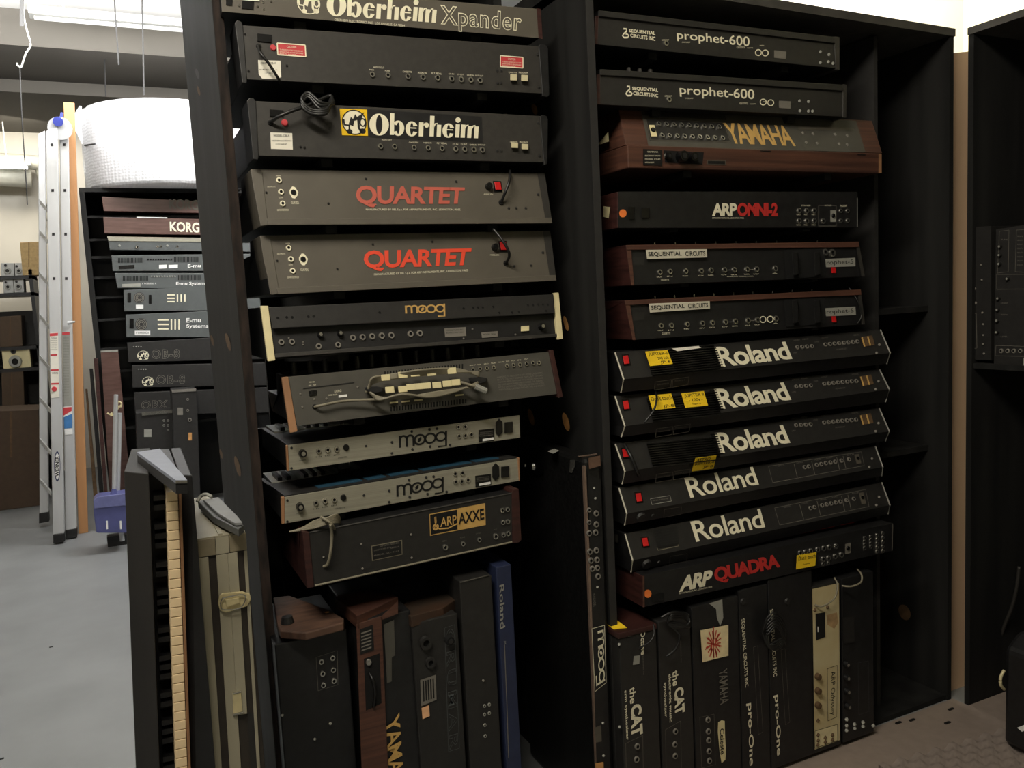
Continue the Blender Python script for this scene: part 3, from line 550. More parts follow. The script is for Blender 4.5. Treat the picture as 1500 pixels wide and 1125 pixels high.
# ---------------------------------------------------------------- right bay, top to bottom
for lab, q, cq, lg, pq, jk, dn, pl, cr, kn in [
    ('dark slim synthesizer back with white uncial name, topmost in the right bay', [(877, 15), (1223, 54), (1225, 100), (875, 65)], [(1222, 53), (1230, 54), (1230, 103), (1225, 102)], [(921, 42.5), (960, 46), (960, 60), (922, 54)], [(991, 44.5), (1098, 53.5), (1098, 73), (992, 60)], (975, 64), [(1111, 77), (1121, 77.5)], [(1134, 73.5), (1152, 75.5), (1151, 86.5), (1134, 84.5)], [(1201.5, 76), (1201.5, 92), (1214, 80), (1213, 91), (1220, 93)], 0),
    ('dark slim synthesizer back with white uncial name, directly above the wood-cased one', [(879, 101), (1235, 124), (1235, 171), (879, 153)], [(1235, 123), (1240.5, 124), (1240, 172.5), (1235, 172)], [(926, 127), (964, 129.5), (964, 143), (926, 139)], [(995, 124.5), (1105, 131), (1105, 150), (996, 141.5)], (979.5, 146), [(1118, 149.5), (1129, 150.5)], [(1141, 147.5), (1158.5, 148.5), (1158, 159), (1141, 158)], [(1171.5, 162.5), (1184, 149), (1171, 148), (1184, 163), (1190, 163)], 1)]:
    th, F = synth(lab, q, 1.962, 4, panel=CHAR, drop=.5, body=BLKM)
    plate(th, 'top_lip', F, [q[0], q[1], (q[1][0], q[1][1]+9), (q[0][0], q[0][1]+8.5)], CHAR, .003, .009, bev=.001)
    cap(th, F, [(q[0][0]-5, q[0][1]+8), (q[0][0], q[0][1]+8), (q[3][0]+1, q[3][1]), (q[3][0]-5, q[3][1])], MAH, .3, .003, 'wooden_cheek'); cap(th, F, cq, DGR, .3, .006, 'end_cheek')
    part(th, 'swan_mark', lay(MB(), F, *merge([strip2([(.2, .95), (.6, .97), (.62, .7), (.2, .42), (.05, .22), (.3, .05), (.8, .1), (.95, .3), (.7, .45), (.5, .42)], .17)]), [(lg[0][0]-10, lg[0][1]-2), (lg[0][0]+.5, lg[0][1]-1), (lg[0][0]+1, lg[3][1]+3), (lg[0][0]-10, lg[3][1]+2)], .0042), CRM)
    h = lambda u, v: tuple((lg[0][i]*(1-u)+lg[1][i]*u)*(1-v)+(lg[3][i]*(1-u)+lg[2][i]*u)*v for i in (0, 1))
    text(th, F, 'SEQUENTIAL', [h(0, 0), h(1, 0), h(1, .46), h(0, .46)], CRM, .03); text(th, F, 'CIRCUITS INC', [h(.04, .56), h(1, .56), h(1, 1), h(.04, 1)], CRM, .03)
    text(th, F, 'prophet-600', pq, CRM, .012); sockets(th, F, [jk], 3.8); small(th, F, [('AUDIO OUT', jk[0]-6, jk[1]-6.5, jk[0]+5, jk[1]-4.5), ('POWER ON/OFF', jk[0]+24, jk[1]-3, jk[0]+36, jk[1]-1), ('FILTER FOOTSWITCH', jk[0]+104, jk[1]+4, jk[0]+116, jk[1]+7), ('CASSETTE', jk[0]+119, jk[1]+5.5, jk[0]+128, jk[1]+7), ('MIDI', jk[0]+138, jk[1]+2, jk[0]+144, jk[1]+3.5)], CRM)
    for p in dn:
        part(th, 'din_ring', lay(MB(), F, *ring(.5, .5, .5, .5, .36, .36), qd(p[0]-5, p[1]-5, p[0]+5, p[1]+5), .0042), CRM)
    plate(th, 'rating_plate', F, pl, DIMP, .003, .0042); screws(th, F, cr, TAPE, 2)
    if kn:
        for p in ((930, 101.5), (946, 103), (961.5, 104)):
            c = F.at(*p)+V((0, .03, 0)); part(th, 'control_knob', MB().cyl(c, c+V((0, 0, .012)), .007, .006, 8), DGR)

# wood-cased organ-like synthesizer
th, F = synth('large wood-cased synthesizer with gold block lettering in the right bay', [(905, 155), (1277, 177), (1292, 224), (917, 212)], 1.955, 28, panel=WAL, drop=.5, body=WAL, depth=.42, arm=False)
TH, FW = th, F
B0, B1 = F.at(917, 212), F.at(1292, 224); FL = Face(B0+V((0, -.012, 0)), (0, -1, 0))
Q = [(919, 212), (1291.5, 224.5), (1291.5, 254), (920.5, 246)]; fr = [FL.at(*p) for p in Q]
part(th, 'lower_board', MB().pushed(fr, (0, .43, 0)), WAL, bev=.003)
for u in (.22, .78): p = fr[3].lerp(fr[2], u); ARMS.append((p.x, p.y, p.z, 'R', th))
plate(th, 'jack_panel', F, [(938, 158), (1254, 177), (1268, 223), (950, 214.5)], KGR, .003, .006)
plate(th, 'dark_control_strip', F, [(945, 172), (1061, 179), (1071, 208), (952, 206)], CHAR, .006, .0066); frame2(th, F, [(946, 173), (1060, 180), (1070, 207.5), (953, 205)], GRY, 1.3, off=.0072)
plate(th, 'cream_socket', F, [(950.5, 183), (958.5, 183), (963, 199.7), (954, 199.7)], CHEEK, .0066, .009); sockets(th, F, [(956.5, 190.5)], 3.6, BLKG, HOLE, 'plug', 'din_socket', .009)
sockets(th, F, [(964.5+i*11.05, 182+i*.58) for i in range(9)], 3.5, off=.0066); sockets(th, F, [(969+i*11.1, 199+i*.5) for i in range(9)], 3.5, off=.0066)
plate(th, 'slotted_vent', F, [(939, 161), (1062, 168.5), (1064, 176), (941, 169)], CHAR, .006, .0064)
text(th, F, 'YAMAHA', [(1058, 179.5), (1154, 184), (1166, 214), (1070, 210)], GOLD, .025, .0072, space=.9)
plate(th, 'upper_strip', F, [(1169, 185), (1250, 187), (1252, 191), (1170, 190)], GRY, .006, .0072); screws(th, F, [(1175, 196), (1190, 197), (1222, 198), (1240, 200), (1180, 210), (1196, 211), (1228, 212), (1240, 213)], DIMP, 2.6)
plate(th, 'inlet_recess', FL, [(972, 220), (1031, 223), (1029, 241), (974, 238)], HOLE, 0, .0012); sockets(th, FL, [(977, 229, 1.2), (996, 230, 1.9), (1012, 231, 1.6)], 3.8, BLKM, BLKG, 'knob', 'mains_inlet', .002)
sockets(th, FL, [(976.5, 228.5)], 4, CHR, BLKG, 'plug', 'fuse_cap', .003)
plate(th, 'rating_plate', FL, [(942, 218), (970, 219.5), (970, 243), (942, 241.5)], INK, 0, .002); small(th, FL, [('YAMAHA', 948, 221, 964, 223.5), ('ELECTRONIC ORGAN', 945, 227, 967, 229), ('MODEL CS-60', 945, 232, 967, 234), ('NIPPON GAKKI', 945, 237, 958, 239)], CRM, .0026)
plate(th, 'small_plate', FL, [(1035.5, 234.5), (1063.5, 235), (1063.5, 241.5), (1035.5, 240.5)], GRY, 0, .0016); plate(th, 'small_plate_ground', FL, [(1037, 235.5), (1062, 236), (1062, 240.5), (1037, 239.7)], INK, .0016, .002)
part(th, 'pale_edge', MB().plate(FL, [(1287, 225), (1291.5, 225), (1291.5, 253.5), (1287, 253.3)], .0, .0025), WOODL); plate(th, 'hinge_mark', FL, [(1114, 220), (1129, 220.5), (1129, 222), (1114, 221.5)], INK, 0, .002); plate(th, 'hinge_mark', FL, [(1256, 225.5), (1268, 226), (1268, 227.5), (1256, 227)], INK, 0, .002)
FS = Face(B0+V((-.0125, 0, 0)), (-1, 0, 0)); plate(th, 'side_plate', FS, [(875, 212), (891, 193), (892, 207), (875, 213)], CHEEK, 0, .002)

def roundsticker(th, F, p, r=6):
    vs = [(p[0]+r*.9*math.cos(a*math.pi/10), p[1]+r*math.sin(a*math.pi/10)) for a in range(20)]
    plate(th, 'orange_round_sticker', F, vs, ORG, .003, .0042)
th, F = synth('black synthesizer back with cream and red lettering, below the wood-cased one', [(906, 280.6), (1256, 281), (1257, 333), (906, 334)], 1.945, 0, panel=BLKM, drop=.6, body=BLKM)
cap(th, F, [(904.2, 281), (906, 280.8), (906, 334), (904.2, 334)], MAH, .34, .0, 'wooden_side')
text(th, F, 'ARP', qd(1043, 297.5, 1079.5, 316.5), CRM, .04, space=.9); text(th, F, 'OMNI-2', qd(1080, 297, 1139.5, 317), RED3, .045, space=.9)
small(th, F, [('ARP INSTRUMENTS, INC., LEXINGTON, MASS.', 1043, 318.3, 1090, 320.8), ('STRINGS', 1174, 300, 1187, 302), ('OUTPUTS', 1208, 300, 1218, 302), ('PHASE SHIFT', 1231, 300, 1241, 303), ('BASS', 1167, 313.5, 1173, 315.3), ('POLY', 1178, 313.5, 1184, 315.3), ('MIX', 1189, 313.5, 1195, 315.3), ('BASS', 1167, 328.5, 1173, 330.3), ('POLY', 1178, 328.5, 1184, 330.3), ('MIX', 1189, 328.5, 1195, 330.3)], CRM)
sockets(th, F, [(1170, 309), (1181, 309), (1192, 309), (1170, 324), (1181, 324), (1192, 324), (1205, 324)], 3.4); sockets(th, F, [(1231, 309), (1241, 309), (1231, 323.5), (1241, 323.5)], 2.6)
plate(th, 'cream_socket', F, [(1216.4, 308), (1224.3, 308), (1224.3, 325), (1216.4, 325)], TAPE, .003, .007); sockets(th, F, [(1220.5, 316)], 2.6, BLKG, HOLE, 'plug', 'din_socket', .007)
frame2(th, F, [(1199, 301), (1225, 301), (1225, 331), (1199, 331)], DIMP, .8); frame2(th, F, [(1255.5, 290), (1256.3, 290), (1256.3, 332), (1255.5, 332)], TAPE, .8)
roundsticker(th, F, (912.5, 312.5)); plate(th, 'mains_inlet', F, qd(921, 303, 929, 321), BLKG, .003, .007); plate(th, 'power_switch', F, qd(940, 304, 951, 319), BLKG, .003, .007)
FS = Face(F.at(904.2, 310)+V((-.0012, 0, 0)), (-1, 0, 0)); plate(th, 'paper_tag', FS, [(884, 302), (894, 303.5), (891.5, 320), (883.5, 317.5)], CHEEK, 0, .001)

for k, (lab, q, sp, jk, lk, tp, rd, Y) in enumerate([
    ('wood-trimmed black synthesizer back with a cream name plate, upper of the pair', [(917, 359), (1258, 354), (1267, 405), (925, 418)], [(946, 366), (1035.5, 365), (1036, 377), (948, 379.6)],
     [(966, 399), (981, 398), (1004, 397.5), (1026.7, 397), (1041, 396.4), (1060.7, 395.6), (1075, 395.6), (1093.7, 395), (1107.7, 394.7), (1135, 393.6)], [(1060, 1075, 395.6), (1093, 1108, 394.8)], [(1209, 379.5), (1253, 377.5), (1253, 390), (1210, 391.5)], (1221, 396), 1.945),
    ('wood-trimmed black synthesizer back with a cream name plate, lower of the pair', [(915, 440), (1261, 424), (1267, 475), (927, 498)], [(950.5, 445), (1039.6, 441), (1040, 452), (952, 458)],
     [(967.7, 477.4), (983, 477), (1006, 475), (1028.4, 474), (1043, 473), (1062, 472), (1076.5, 471), (1095, 470), (1109, 469), (1136, 467)], [(1062, 1076, 471.5), (1095, 1109, 469.5)], [(1209, 451.5), (1253, 449), (1254, 461.5), (1210, 463.5)], (1221.5, 468), 1.945)]):
    th, F = synth(lab, q, Y, 8, panel=BLKM, drop=.6, body=MAH, key=30 if k == 0 else None); sl = (q[1][1]-q[0][1])/(q[1][0]-q[0][0])
    plate(th, 'top_trim', F, [q[0], q[1], (q[1][0]+1, q[1][1]+8), (q[0][0]+1, q[0][1]+7)], WAL, .003, .010, bev=.001)
    plate(th, 'side_trim', F, [q[0], (q[0][0]+7, q[0][1]), (q[3][0]+4, q[3][1]), q[3]], WAL, .002, .008); plate(th, 'side_trim', F, [(q[1][0]-5, q[1][1]+2), q[1], q[2], (q[2][0]-5, q[2][1])], DGR, .002, .008)
    np_ = plate(th, 'name_plate', F, sp, NPL, .003, .0125, bev=.0006); h = lambda u, v: tuple((sp[0][i]*(1-u)+sp[1][i]*u)*(1-v)+(sp[3][i]*(1-u)+sp[2][i]*u)*v for i in (0, 1))
    text(np_, F, 'SEQUENTIAL', [h(.03, .22), h(.58, .22), h(.58, .78), h(.03, .78)], INK, .02, .0132); text(np_, F, 'CIRCUITS', [h(.64, .22), h(.97, .22), h(.97, .78), h(.64, .78)], INK, .02, .0132)
    sockets(th, F, jk, 3.7); mb = MB()
    for x0, x1, y in lk: mb.rect(F, x0+4, y-.4, x1-4, y+.4, .004, .0048)
    part(th, 'printed_link', mb, DIMP)
    small(th, F, [(s, p[0]-4, p[1]+6, p[0]+4, p[1]+7.6) for s, p in zip(('OUT', 'IN', 'REC', 'CV', 'GATE', 'CV', 'GATE', 'VCA', 'VCF', 'A'), jk)]+[('CASSETTE', jk[0][0]+2, jk[0][1]+10, jk[1][0]-1, jk[1][1]+13), ('ANALOG SEQUENCER', jk[5][0]+4, jk[5][1]+9, jk[7][0]+10, jk[7][1]+11)], CRM, sl=sl)
    x, y = 1150, q[1][1]+16; cx = [(x-2, y-4), (x+58, y-6), (x+60, y+34), (x+1, y+39)]
    cw = plate(th, 'cable_winding_box', F, cx, HOLE, .003, .006)
    for dx in (10, 42): plate(cw, 'cable_hook', F, [(x+dx, y), (x+dx+8, y-1), (x+dx+10, y+32), (x+dx+2, y+34)], BLKM, .006, .03, bev=.002)
    tl_ = plate(th, 'tape_label', F, tp, TAPE, .003, .0045, bev=.0005); text(tl_, F, 'rophet-5', [(tp[0][0]+2, tp[0][1]+2.4), (tp[1][0]-3, tp[1][1]+2.4), (tp[2][0]-3, tp[2][1]-2.2), (tp[3][0]+1, tp[3][1]-2.2)], INK, .0, .005)
    x, y = rd; plate(th, 'red_rocker_switch', F, [(x-3.6, y-4.5), (x+3, y-4.5), (x+4, y+4), (x-2.6, y+4)], RED, .003, .008, bev=.0008)
    if k == 0: sockets(th, F, [(1208, 370, .9), (1218, 371)], 4.6)
    else:
        for p in ((1117.6, 468), (1128.3, 467.6)): part(th, 'din_ring', lay(MB(), F, *ring(.5, .5, .5, .5, .36, .36), qd(p[0]-5, p[1]-5, p[0]+5, p[1]+5), .0042), CRM)
        cable(th, F, [(1243, 421, -.01), (1256, 440, .012), (1262, 462, .012), (1256, 474, .006)], CBK, .0025)
    plate(th, 'rating_plate', F, [(926, q[0][1]+18), (944, q[0][1]+17), (944, q[0][1]+29), (927, q[0][1]+30)], CHAR, .003, .0042)
    for i in range(9):
        p = F.at(968+i*(29 if k else 30), q[0][1]-.5+sl*(52+i*29.5))+V((0, .03, 0)); part(th, 'toggle_tip', MB().cyl(p, p+V((0, 0, .008)), .0032, .002, 6), CHR)

def roland(label, R0, B, R1, C, txt, red, tilt=26, jup=True, Y=1.93, extra=None):
    """R0 top left, B ridge left, R1 ridge/bottom, C right (top, ridge, bottom)"""
    F = Face(atY(B[0], B[1], Y), (0, -math.cos(math.radians(tilt)), math.sin(math.radians(tilt))))
    Q = [R0, C[0], C[1], B]; tl, tr, br, bl = [F.at(*p) for p in Q]
    G = Face(atY(B[0], B[1], Y), (0, -math.cos(math.radians(-25)), math.sin(math.radians(-25)))); b2, c2 = G.at(*R1), G.at(*C[2])
    th = thing('synthesizer', ((bl.x+br.x)/2, Y+.2, min(b2.z, c2.z)), label, 'synthesizer'); yb = Y+.42
    off = V((0, .001, 0)); pr = lambda u, m_, l: [l+off, m_+off, u+off, V((u.x, u.y+.1, u.z)), V((u.x, u.y+.12, l.z+(u.z-l.z)*.6)), V((l.x, yb, l.z+(u.z-l.z)*.6)), V((l.x, yb, l.z))]
    part(th, 'casing', MB().loft(pr(tl, bl, b2), pr(tr, br, c2)), BLKM, bev=.002)
    part(th, 'rear_panel', MB().plate(F, Q, 0, .003), CHAR); part(th, 'lower_panel', MB().plate(G, [B, C[1], C[2], R1], 0, .002), BLKM)
    for s, (a, b, c) in enumerate(((R0, B, R1), C)):
        mb = MB(); mb.tube([F.at(*a, .004), F.at(*b, .004), G.at(*c, .003)], .0023, 5, False); part(th, 'metal_edge', mb, NPL if not s else TAPE)
    text(th, F, 'Roland', txt, CRM, .026 if jup else .014, .0046, space=.95)
    x, y = red; sb = plate(th, 'switch_bezel', F, [(x-6.5, y-8), (x+4, y-9), (x+7, y+7), (x-3.5, y+8)], BLKG, .003, .005); plate(sb, 'red_rocker_switch', F, [(x-5, y-6), (x+3, y-7), (x+5.5, y+5), (x-2.5, y+6)], RED, .005, .010, bev=.001)
    sl = (C[1][1]-B[1])/(C[1][0]-B[0])
    if jup:
        x0, y0 = B[0]+32, B[1]-41
        for i in range(11):
            yy = y0+i*3.3; plate(th, 'heat_sink_fin', F, [(x0+i*.9, yy), (x0+100+i*.9, yy-100*.1), (x0+100+i*.9, yy-100*.1+1.5), (x0+i*.9, yy+1.5)], BLKG, .003, .011)
        tx = txt[0][0]
        for i in range(9):
            u = i/8.6; px_, py_ = txt[0][0]*(1-u)+txt[3][0]*u, txt[0][1]*(1-u)+txt[3][1]*u
            plate(th, 'fin_tip', F, [(px_-6, py_+1), (px_+3.6, py_+.4), (px_+3.8, py_+1.8), (px_-6, py_+2.6)], BLKG, .0046, .0062)
        rx, ry = C[0][0], C[0][1]
        sockets(th, F, [(rx-122+i*7.1, ry+26-i*.5) for i in range(4)], 2.6, DIMP); sockets(th, F, [(rx-81+i*6.7, ry+22-i*.6) for i in range(8)], 2.6, DIMP)
        small(th, F, [('GATE OUT', rx-128, ry+15, rx-118, ry+17), ('REAR', rx-114, ry+13, rx-105, ry+15), ('LOWER', rx-96, ry+17, rx-90, ry+19), ('OUTPUT', rx-86, ry+11, rx-76, ry+13), ('PEDAL', rx-40, ry+7, rx-30, ry+9), ('UPPER', rx-128, ry+33, rx-122, ry+35), ('BALANCED OUT', rx-64, ry+28, rx-50, ry+30)], DIMP, sl=-.1)
        gs = plate(th, 'gold_socket_plate', F, [(rx-29, ry+11), (rx-12, ry+8), (rx-8, ry+22), (rx-24, ry+25)], DARKW, .003, .005)
        for d in (0, 8.5): plate(gs, 'gold_contact', F, [(rx-28+d, ry+11.5-d*.18), (rx-26+d, ry+11-d*.18), (rx-22+d, ry+24.5-d*.18), (rx-24+d, ry+25-d*.18)], GOLD, .005, .007)
        bx, by = B; frame2(th, G, [(bx+46, by+4), (bx+70, by+.5), (bx+69, by+12), (bx+45, by+16)], DIMP, .8); frame2(th, G, [(bx+72, by), (bx+96, by-3.5), (bx+94, by+8), (bx+71, by+12)], DIMP, .8)
        small(th, G, [('ROLAND CORPORATION', bx+49, by+7, bx+66, by+9), ('MODEL JP-8', bx+74, by+2, bx+90, by+4)], DIMP, sl=-.12)
    screws(th, F, [(B[0]-3, B[1]-10), (C[1][0]-16, C[1][1]-12), (C[1][0]-20, C[1][1]+0)], DIMP, 1.8)
    ARMS.append((b2.lerp(c2, .2).x, Y+.08, b2.lerp(c2, .2).z, 'R', th)); ARMS.append((b2.lerp(c2, .8).x, Y+.08, b2.lerp(c2, .8).z, 'R', th))
    return th, F, G
def note(F, q, lines, label, name='sticky_note', m=YEL, base=.012):
    pts = [F.at(*p, base) for p in q]; c = sum(pts, V())/4
    n = thing(name, c, label, 'note'); lo = c-F.n*(base-.0)
    part(n, 'paper', MB().loft([p+F.n*.0008 for p in pts], pts), m)
    h = lambda u, v: tuple((q[0][i]*(1-u)+q[1][i]*u)*(1-v)+(q[3][i]*(1-u)+q[2][i]*u)*v for i in (0, 1))
    for s, u0, v0, u1, v1 in lines: text(n, F, s, [h(u0, v0), h(u1, v0), h(u1, v1), h(u0, v1)], INK, .005, base+.0013, 'handwriting')
    return n
th, F, G = roland('black synthesizer back with big cream lettering and one yellow note, topmost of the five alike', (901, 516.3), (913.6, 555.5), (909.5, 575), [(1289.6, 483), (1304, 517), (1299, 533)], [(1045.5, 508.6), (1150.5, 500.4), (1161, 526), (1057, 538)], (917, 527.5))
note(F, [(945, 515), (977.6, 513), (985.4, 533), (952, 536.4)], [('JUPITER-6', .1, .08, .97, .35), ('240 volt', .45, .43, .93, .62), ('JP-6', .5, .72, .95, .95)], 'yellow sticky note at the left of the topmost cream-lettered black synthesizer')
note(F, [(984, 510.7), (1023, 507), (1027, 509.7), (992, 514.5)], [], 'strip of white paper lying at the top edge of the topmost cream-lettered synthesizer', 'paper_strip', PAPER, .013)
th, F, G = roland('black synthesizer back with big cream lettering and two yellow notes, second of the five alike', (901, 580.5), (915.4, 624.4), (910, 640), [(1288, 540.5), (1302.7, 570.4), (1297, 589)], [(1045.7, 570), (1147.7, 560), (1159.5, 586), (1057, 599.5)], (917, 593.6))
cable(th, F, [(960, 572, .01), (962, 585, .035), (957, 602, .035), (944, 619, .02)], CBK, .003)
note(F, [(949.6, 579.6), (983, 576.4), (989.4, 597.3), (956, 600.7)], [("Don't touch", .08, .1, .97, .4), ('JP-8', .5, .72, .97, .98)], 'yellow sticky note under a black cable, second cream-lettered synthesizer')
note(F, [(997.8, 576.4), (1030.8, 573), (1037, 594), (1003.7, 597.3)], [('JUPITER 8', .1, .08, .97, .35), ('- 120v -', .25, .42, .85, .62), ('Together', .35, .76, .75, .86)], 'yellow sticky note just left of the big lettering, second cream-lettered synthesizer')
th, F, G = roland('black synthesizer back with cream lettering and a tilted note, third of the five alike', (901.4, 650.5), (915.4, 690.7), (911.3, 709), [(1287.7, 597.3), (1302.7, 631.9), (1297, 646)], [(1046.7, 634.5), (1146.8, 622.5), (1158, 649), (1056, 664.5)], (916, 664))
cable(th, F, [(914, 650, .01), (924, 668, .03), (932, 688, .02), (936, 697, .004)], CBK, .005)
note(G, [(1018.7, 671), (1049.5, 667), (1045, 686), (1013, 690.5)], [('ASTRO', .1, .08, .75, .35), ('JUPITER-8', .05, .4, .97, .62), ('JP 8', .5, .72, .95, .95)], 'dull yellow sticky note hanging below the third cream-lettered synthesizer')
th, F, G = roland('black synthesizer back with cream lettering and outlined text box, fourth of the five alike', (906.7, 715), (918.2, 752.3), (915, 769), [(1282, 653.3), (1293.3, 684), (1291.5, 697)], [(1002, 700), (1102.6, 683.5), (1112, 710), (1011.6, 729.8)], (935.6, 729), jup=False)
frame2(th, F, [(952.8, 730.5), (981.5, 726), (983.5, 734), (955, 739)], TAPE, 1); small(th, F, [('CAUTION: TO PREVENT FIRE', 956, 732.5, 979, 734.5)], DIMP, sl=-.14)
def jx(th, F, G, q, sx, sy, B):
    frame2(th, F, q, DIMP, .8); h = lambda u, v: tuple((q[0][i]*(1-u)+q[1][i]*u)*(1-v)+(q[3][i]*(1-u)+q[2][i]*u)*v for i in (0, 1))
    for u in (.27, .46, .73, .8): frame2(th, F, [h(u, .1), h(u+.002, .1), h(u+.002, .95), h(u, .95)], DIMP, .8)
    sockets(th, F, [h(.37+.045*i, .42) for i in range(2)]+[h(.5+.05*i, .4) for i in range(5)]+[h(.77, .4), h(.85, .4)], 2.6, DIMP)
    a, b, c, d = h(.92, .12), h(.97, .12), h(.975, .8), h(.925, .8); plate(th, 'socket_plate', F, [a, b, c, d], GRY, .003, .006); sockets(th, F, [h(.95, .42)], 2.2, BLKG, HOLE, 'plug', 'din_socket', .006)
    small(th, F, [(s, *h(u, .02), h(u+.07, .02)[0], h(u, .02)[1]+2.2) for s, u in (('REMOTE', .1), ('CONTROL', .3), ('PEDAL', .5), ('OUTPUT', .62), ('DCB', .85))], DIMP, sl=-.15)
    bx, by = B; frame2(th, G, [(bx+55, by-6), (bx+80, by-10), (bx+79, by+1), (bx+54, by+6)], DIMP, .8); sockets(th, G, [(bx+20, by+5, 1.6), (bx+38, by+3, .6)], 4.2, CHAR, HOLE, 'plug', 'mains_inlet')
jx(th, F, G, [(1125.7, 683), (1261.6, 661.7), (1266, 682), (1132, 707)], 0, 0, (918.2, 752.3))
th, F, G = roland('black synthesizer back with cream lettering and a square grille, lowest of the five alike', (915.6, 782), (926.8, 821), (924.4, 838), [(1291.5, 706.5), (1303.6, 740), (1300.8, 753)], [(1010.8, 764), (1113.5, 745), (1121, 772.5), (1020, 794.2)], (945, 794.5), jup=False)
sg = plate(th, 'square_grille', F, [(957.5, 776.5), (991.5, 771), (995, 797), (963, 803)], BLKM, .003, .0055); frame2(th, F, [(962.5, 802), (993, 797), (993.6, 800), (964, 806)], CBL, 1)
for i in range(1, 7): plate(sg, 'grille_bar', F, [(958+i*.8, 776.5+i*3.7), (991.8+i*.5, 771+i*3.7), (991.9+i*.5, 771.9+i*3.7), (958.2+i*.8, 777.4+i*3.7)], CHAR, .0055, .007)
jx(th, F, G, [(1134.7, 744), (1268, 717), (1273, 742), (1142, 769)], 0, 0, (926.8, 821))
FS = Face(F.at(915.6, 782)+V((-.004, 0, 0)), (-1, 0, 0)); plate(th, 'yellowed_sticker', FS, [(891, 780), (905, 783), (905, 795), (891, 791)], KGR, 0, .001); plate(th, 'yellowed_sticker', FS, [(891, 794), (900, 797), (900, 806), (891, 802)], TAPE, 0, .001)
# yellow label on the side of the topmost one
th, F = synth('black synthesizer back with cream and crimson lettering, lowest lying in the right bay', [(943, 843.6), (1308, 766), (1307.5, 807), (943.4, 889)], 1.905, 0, panel=BLKM, drop=.9, body=BLKM, depth=.42)
cap(th, F, [(941, 844.2), (943, 843.9), (943.4, 889), (941.4, 889.5)], MAH, .40, .0, 'wooden_side')
plate(th, 'left_edge', F, [(941.5, 843.6), (944, 843.6), (944.4, 889.5), (941.9, 889.5)], WAL, .002, .006); frame2(th, F, [(1307, 768), (1308, 768), (1307, 806), (1306.5, 806)], DIMP, 1)
text(th, F, 'ARP', [(998.5, 844), (1045, 834), (1041, 857), (994.5, 867.5)], CRM, .045, space=.9); text(th, F, 'QUADRA', [(1045, 832), (1139.5, 811), (1144, 834), (1048, 857)], RED3, .045, space=.9)
small(th, F, [('ARP INSTRUMENTS, INC., LEXINGTON, MASS.', 994.4, 868.5, 1043.5, 871)], CRM, sl=-.21); roundsticker(th, F, (949, 869.7))
plate(th, 'mains_inlet', F, [(955, 872), (972, 868), (972, 879), (956, 882)], BLKG, .003, .006)
q0 = [(1171.5, 810), (1179, 808.5), (1187, 807)]; sockets(th, F, q0+[(1197, 805), (1206, 803), (1214, 801.5), (1224, 800), (1205, 819), (1213, 817.5), (1222.5, 815), (1232, 812.5)], 3.2)
sockets(th, F, [(1205, 826), (1213, 824.5)]+[(1266, 788+i*5) for i in range(4)]+[(1275, 786+i*5) for i in range(4)]+[(1284, 784+i*6) for i in range(5)]+[(1292.5, 781+i*6.5) for i in range(5)], 2.2)
plate(th, 'socket_plate', F, [(1238, 797), (1246, 795), (1246, 810), (1238, 812)], DIMP, .003, .006); sockets(th, F, [(1242, 803)], 2.6, BLKG, HOLE, 'plug', 'din_socket', .006)
a, b = F.at(943, 843.6), F.at(1308, 766); mb = MB()
for i in range(9): p, q = a.lerp(b, .12+.09*i), a.lerp(b, .18+.09*i); mb.loft([p+V((0, .07, .0)), q+V((0, .07, .0)), q+V((0, .085, .0)), p+V((0, .085, .0))], [p+V((0, .07, .0025)), q+V((0, .07, .0025)), q+V((0, .085, .0025)), p+V((0, .085, .0025))])
part(th, 'red_panel_stripe', mb, RED3)
note(F, [(1167.3, 813.7), (1195.7, 808.8), (1194, 828.5), (1166, 834)], [("Don't", .1, .1, .5, .42), ('touch', .58, .1, .98, .42), ('Together', .35, .7, .75, .8)], 'yellow sticky note on the back of the cream and crimson lettered synthesizer', base=.012)
# ---------------------------------------------------------------- support arms
for x, y, z, u, t_ in ARMS:
    h = .018 if (u == 'L' and z > .9) or z > 1.75 else .008
    mb = MB(); y1 = 2.842 if u == 'L' else 2.56
    mb.loft([(x-.014, y+.02, z-.001-h), (x+.014, y+.02, z-.001-h), (x+.014, y+.02, z-.001), (x-.014, y+.02, z-.001)], [(x-.014, y1, z-.001-h*3.0), (x+.014, y1, z-.001-h*3.0), (x+.014, y1, z-.001), (x-.014, y1, z-.001)])
    part(LU if u == 'L' else RU, 'support_arm', mb, BLK)

# ---------------------------------------------------------------- instruments standing on end, left bay
def upright(label, a, b, y, depth, m=BLKM, top_m=None, top=.018, z0=.001, name='synthesizer', bottom=None):
    """a, b: top left and top right front corners"""
    F = front(a[0], a[1], y); A, B = F.at(*a), F.at(*b); z = (A.z+B.z)/2
    th = thing(name, ((A.x+B.x)/2, y+depth/2, z0), label, 'synthesizer')
    part(th, 'casing', MB().box(A.x, B.x, y, y+depth, z0, z-(top if top_m else 0)), m, bev=.003)
    return th, F, A, B, z
th, F, A, B, z = upright('black synthesizer on end with an angular worn brown end board', (401, 929), (507, 912), 2.03, .3, BLKM, MAH, .022)
zt = .75; pts = [atZ(*p, zt) for p in ((396, 919), (401, 926), (448, 927), (503, 912), (504, 906), (479, 892), (424, 872), (400, 875))]
pts = [V((max(p.x, .289), p.y, p.z)) for p in pts]; part(th, 'end_board', MB().pushed(pts, (0, 0, -.02)), mat('worn_brown_board', (100, 74, 60), .6, 0, .3, 12, (1, 4, 1), .03, rgb2=(66, 48, 40)), 'worn brown end board with chipped pale edge', bev=.003)
c = atZ(421, 912, zt+.001); part(th, 'rubber_foot', MB().cyl(c, c+V((0, 0, .016)), .017, .013, 14), BLKM)
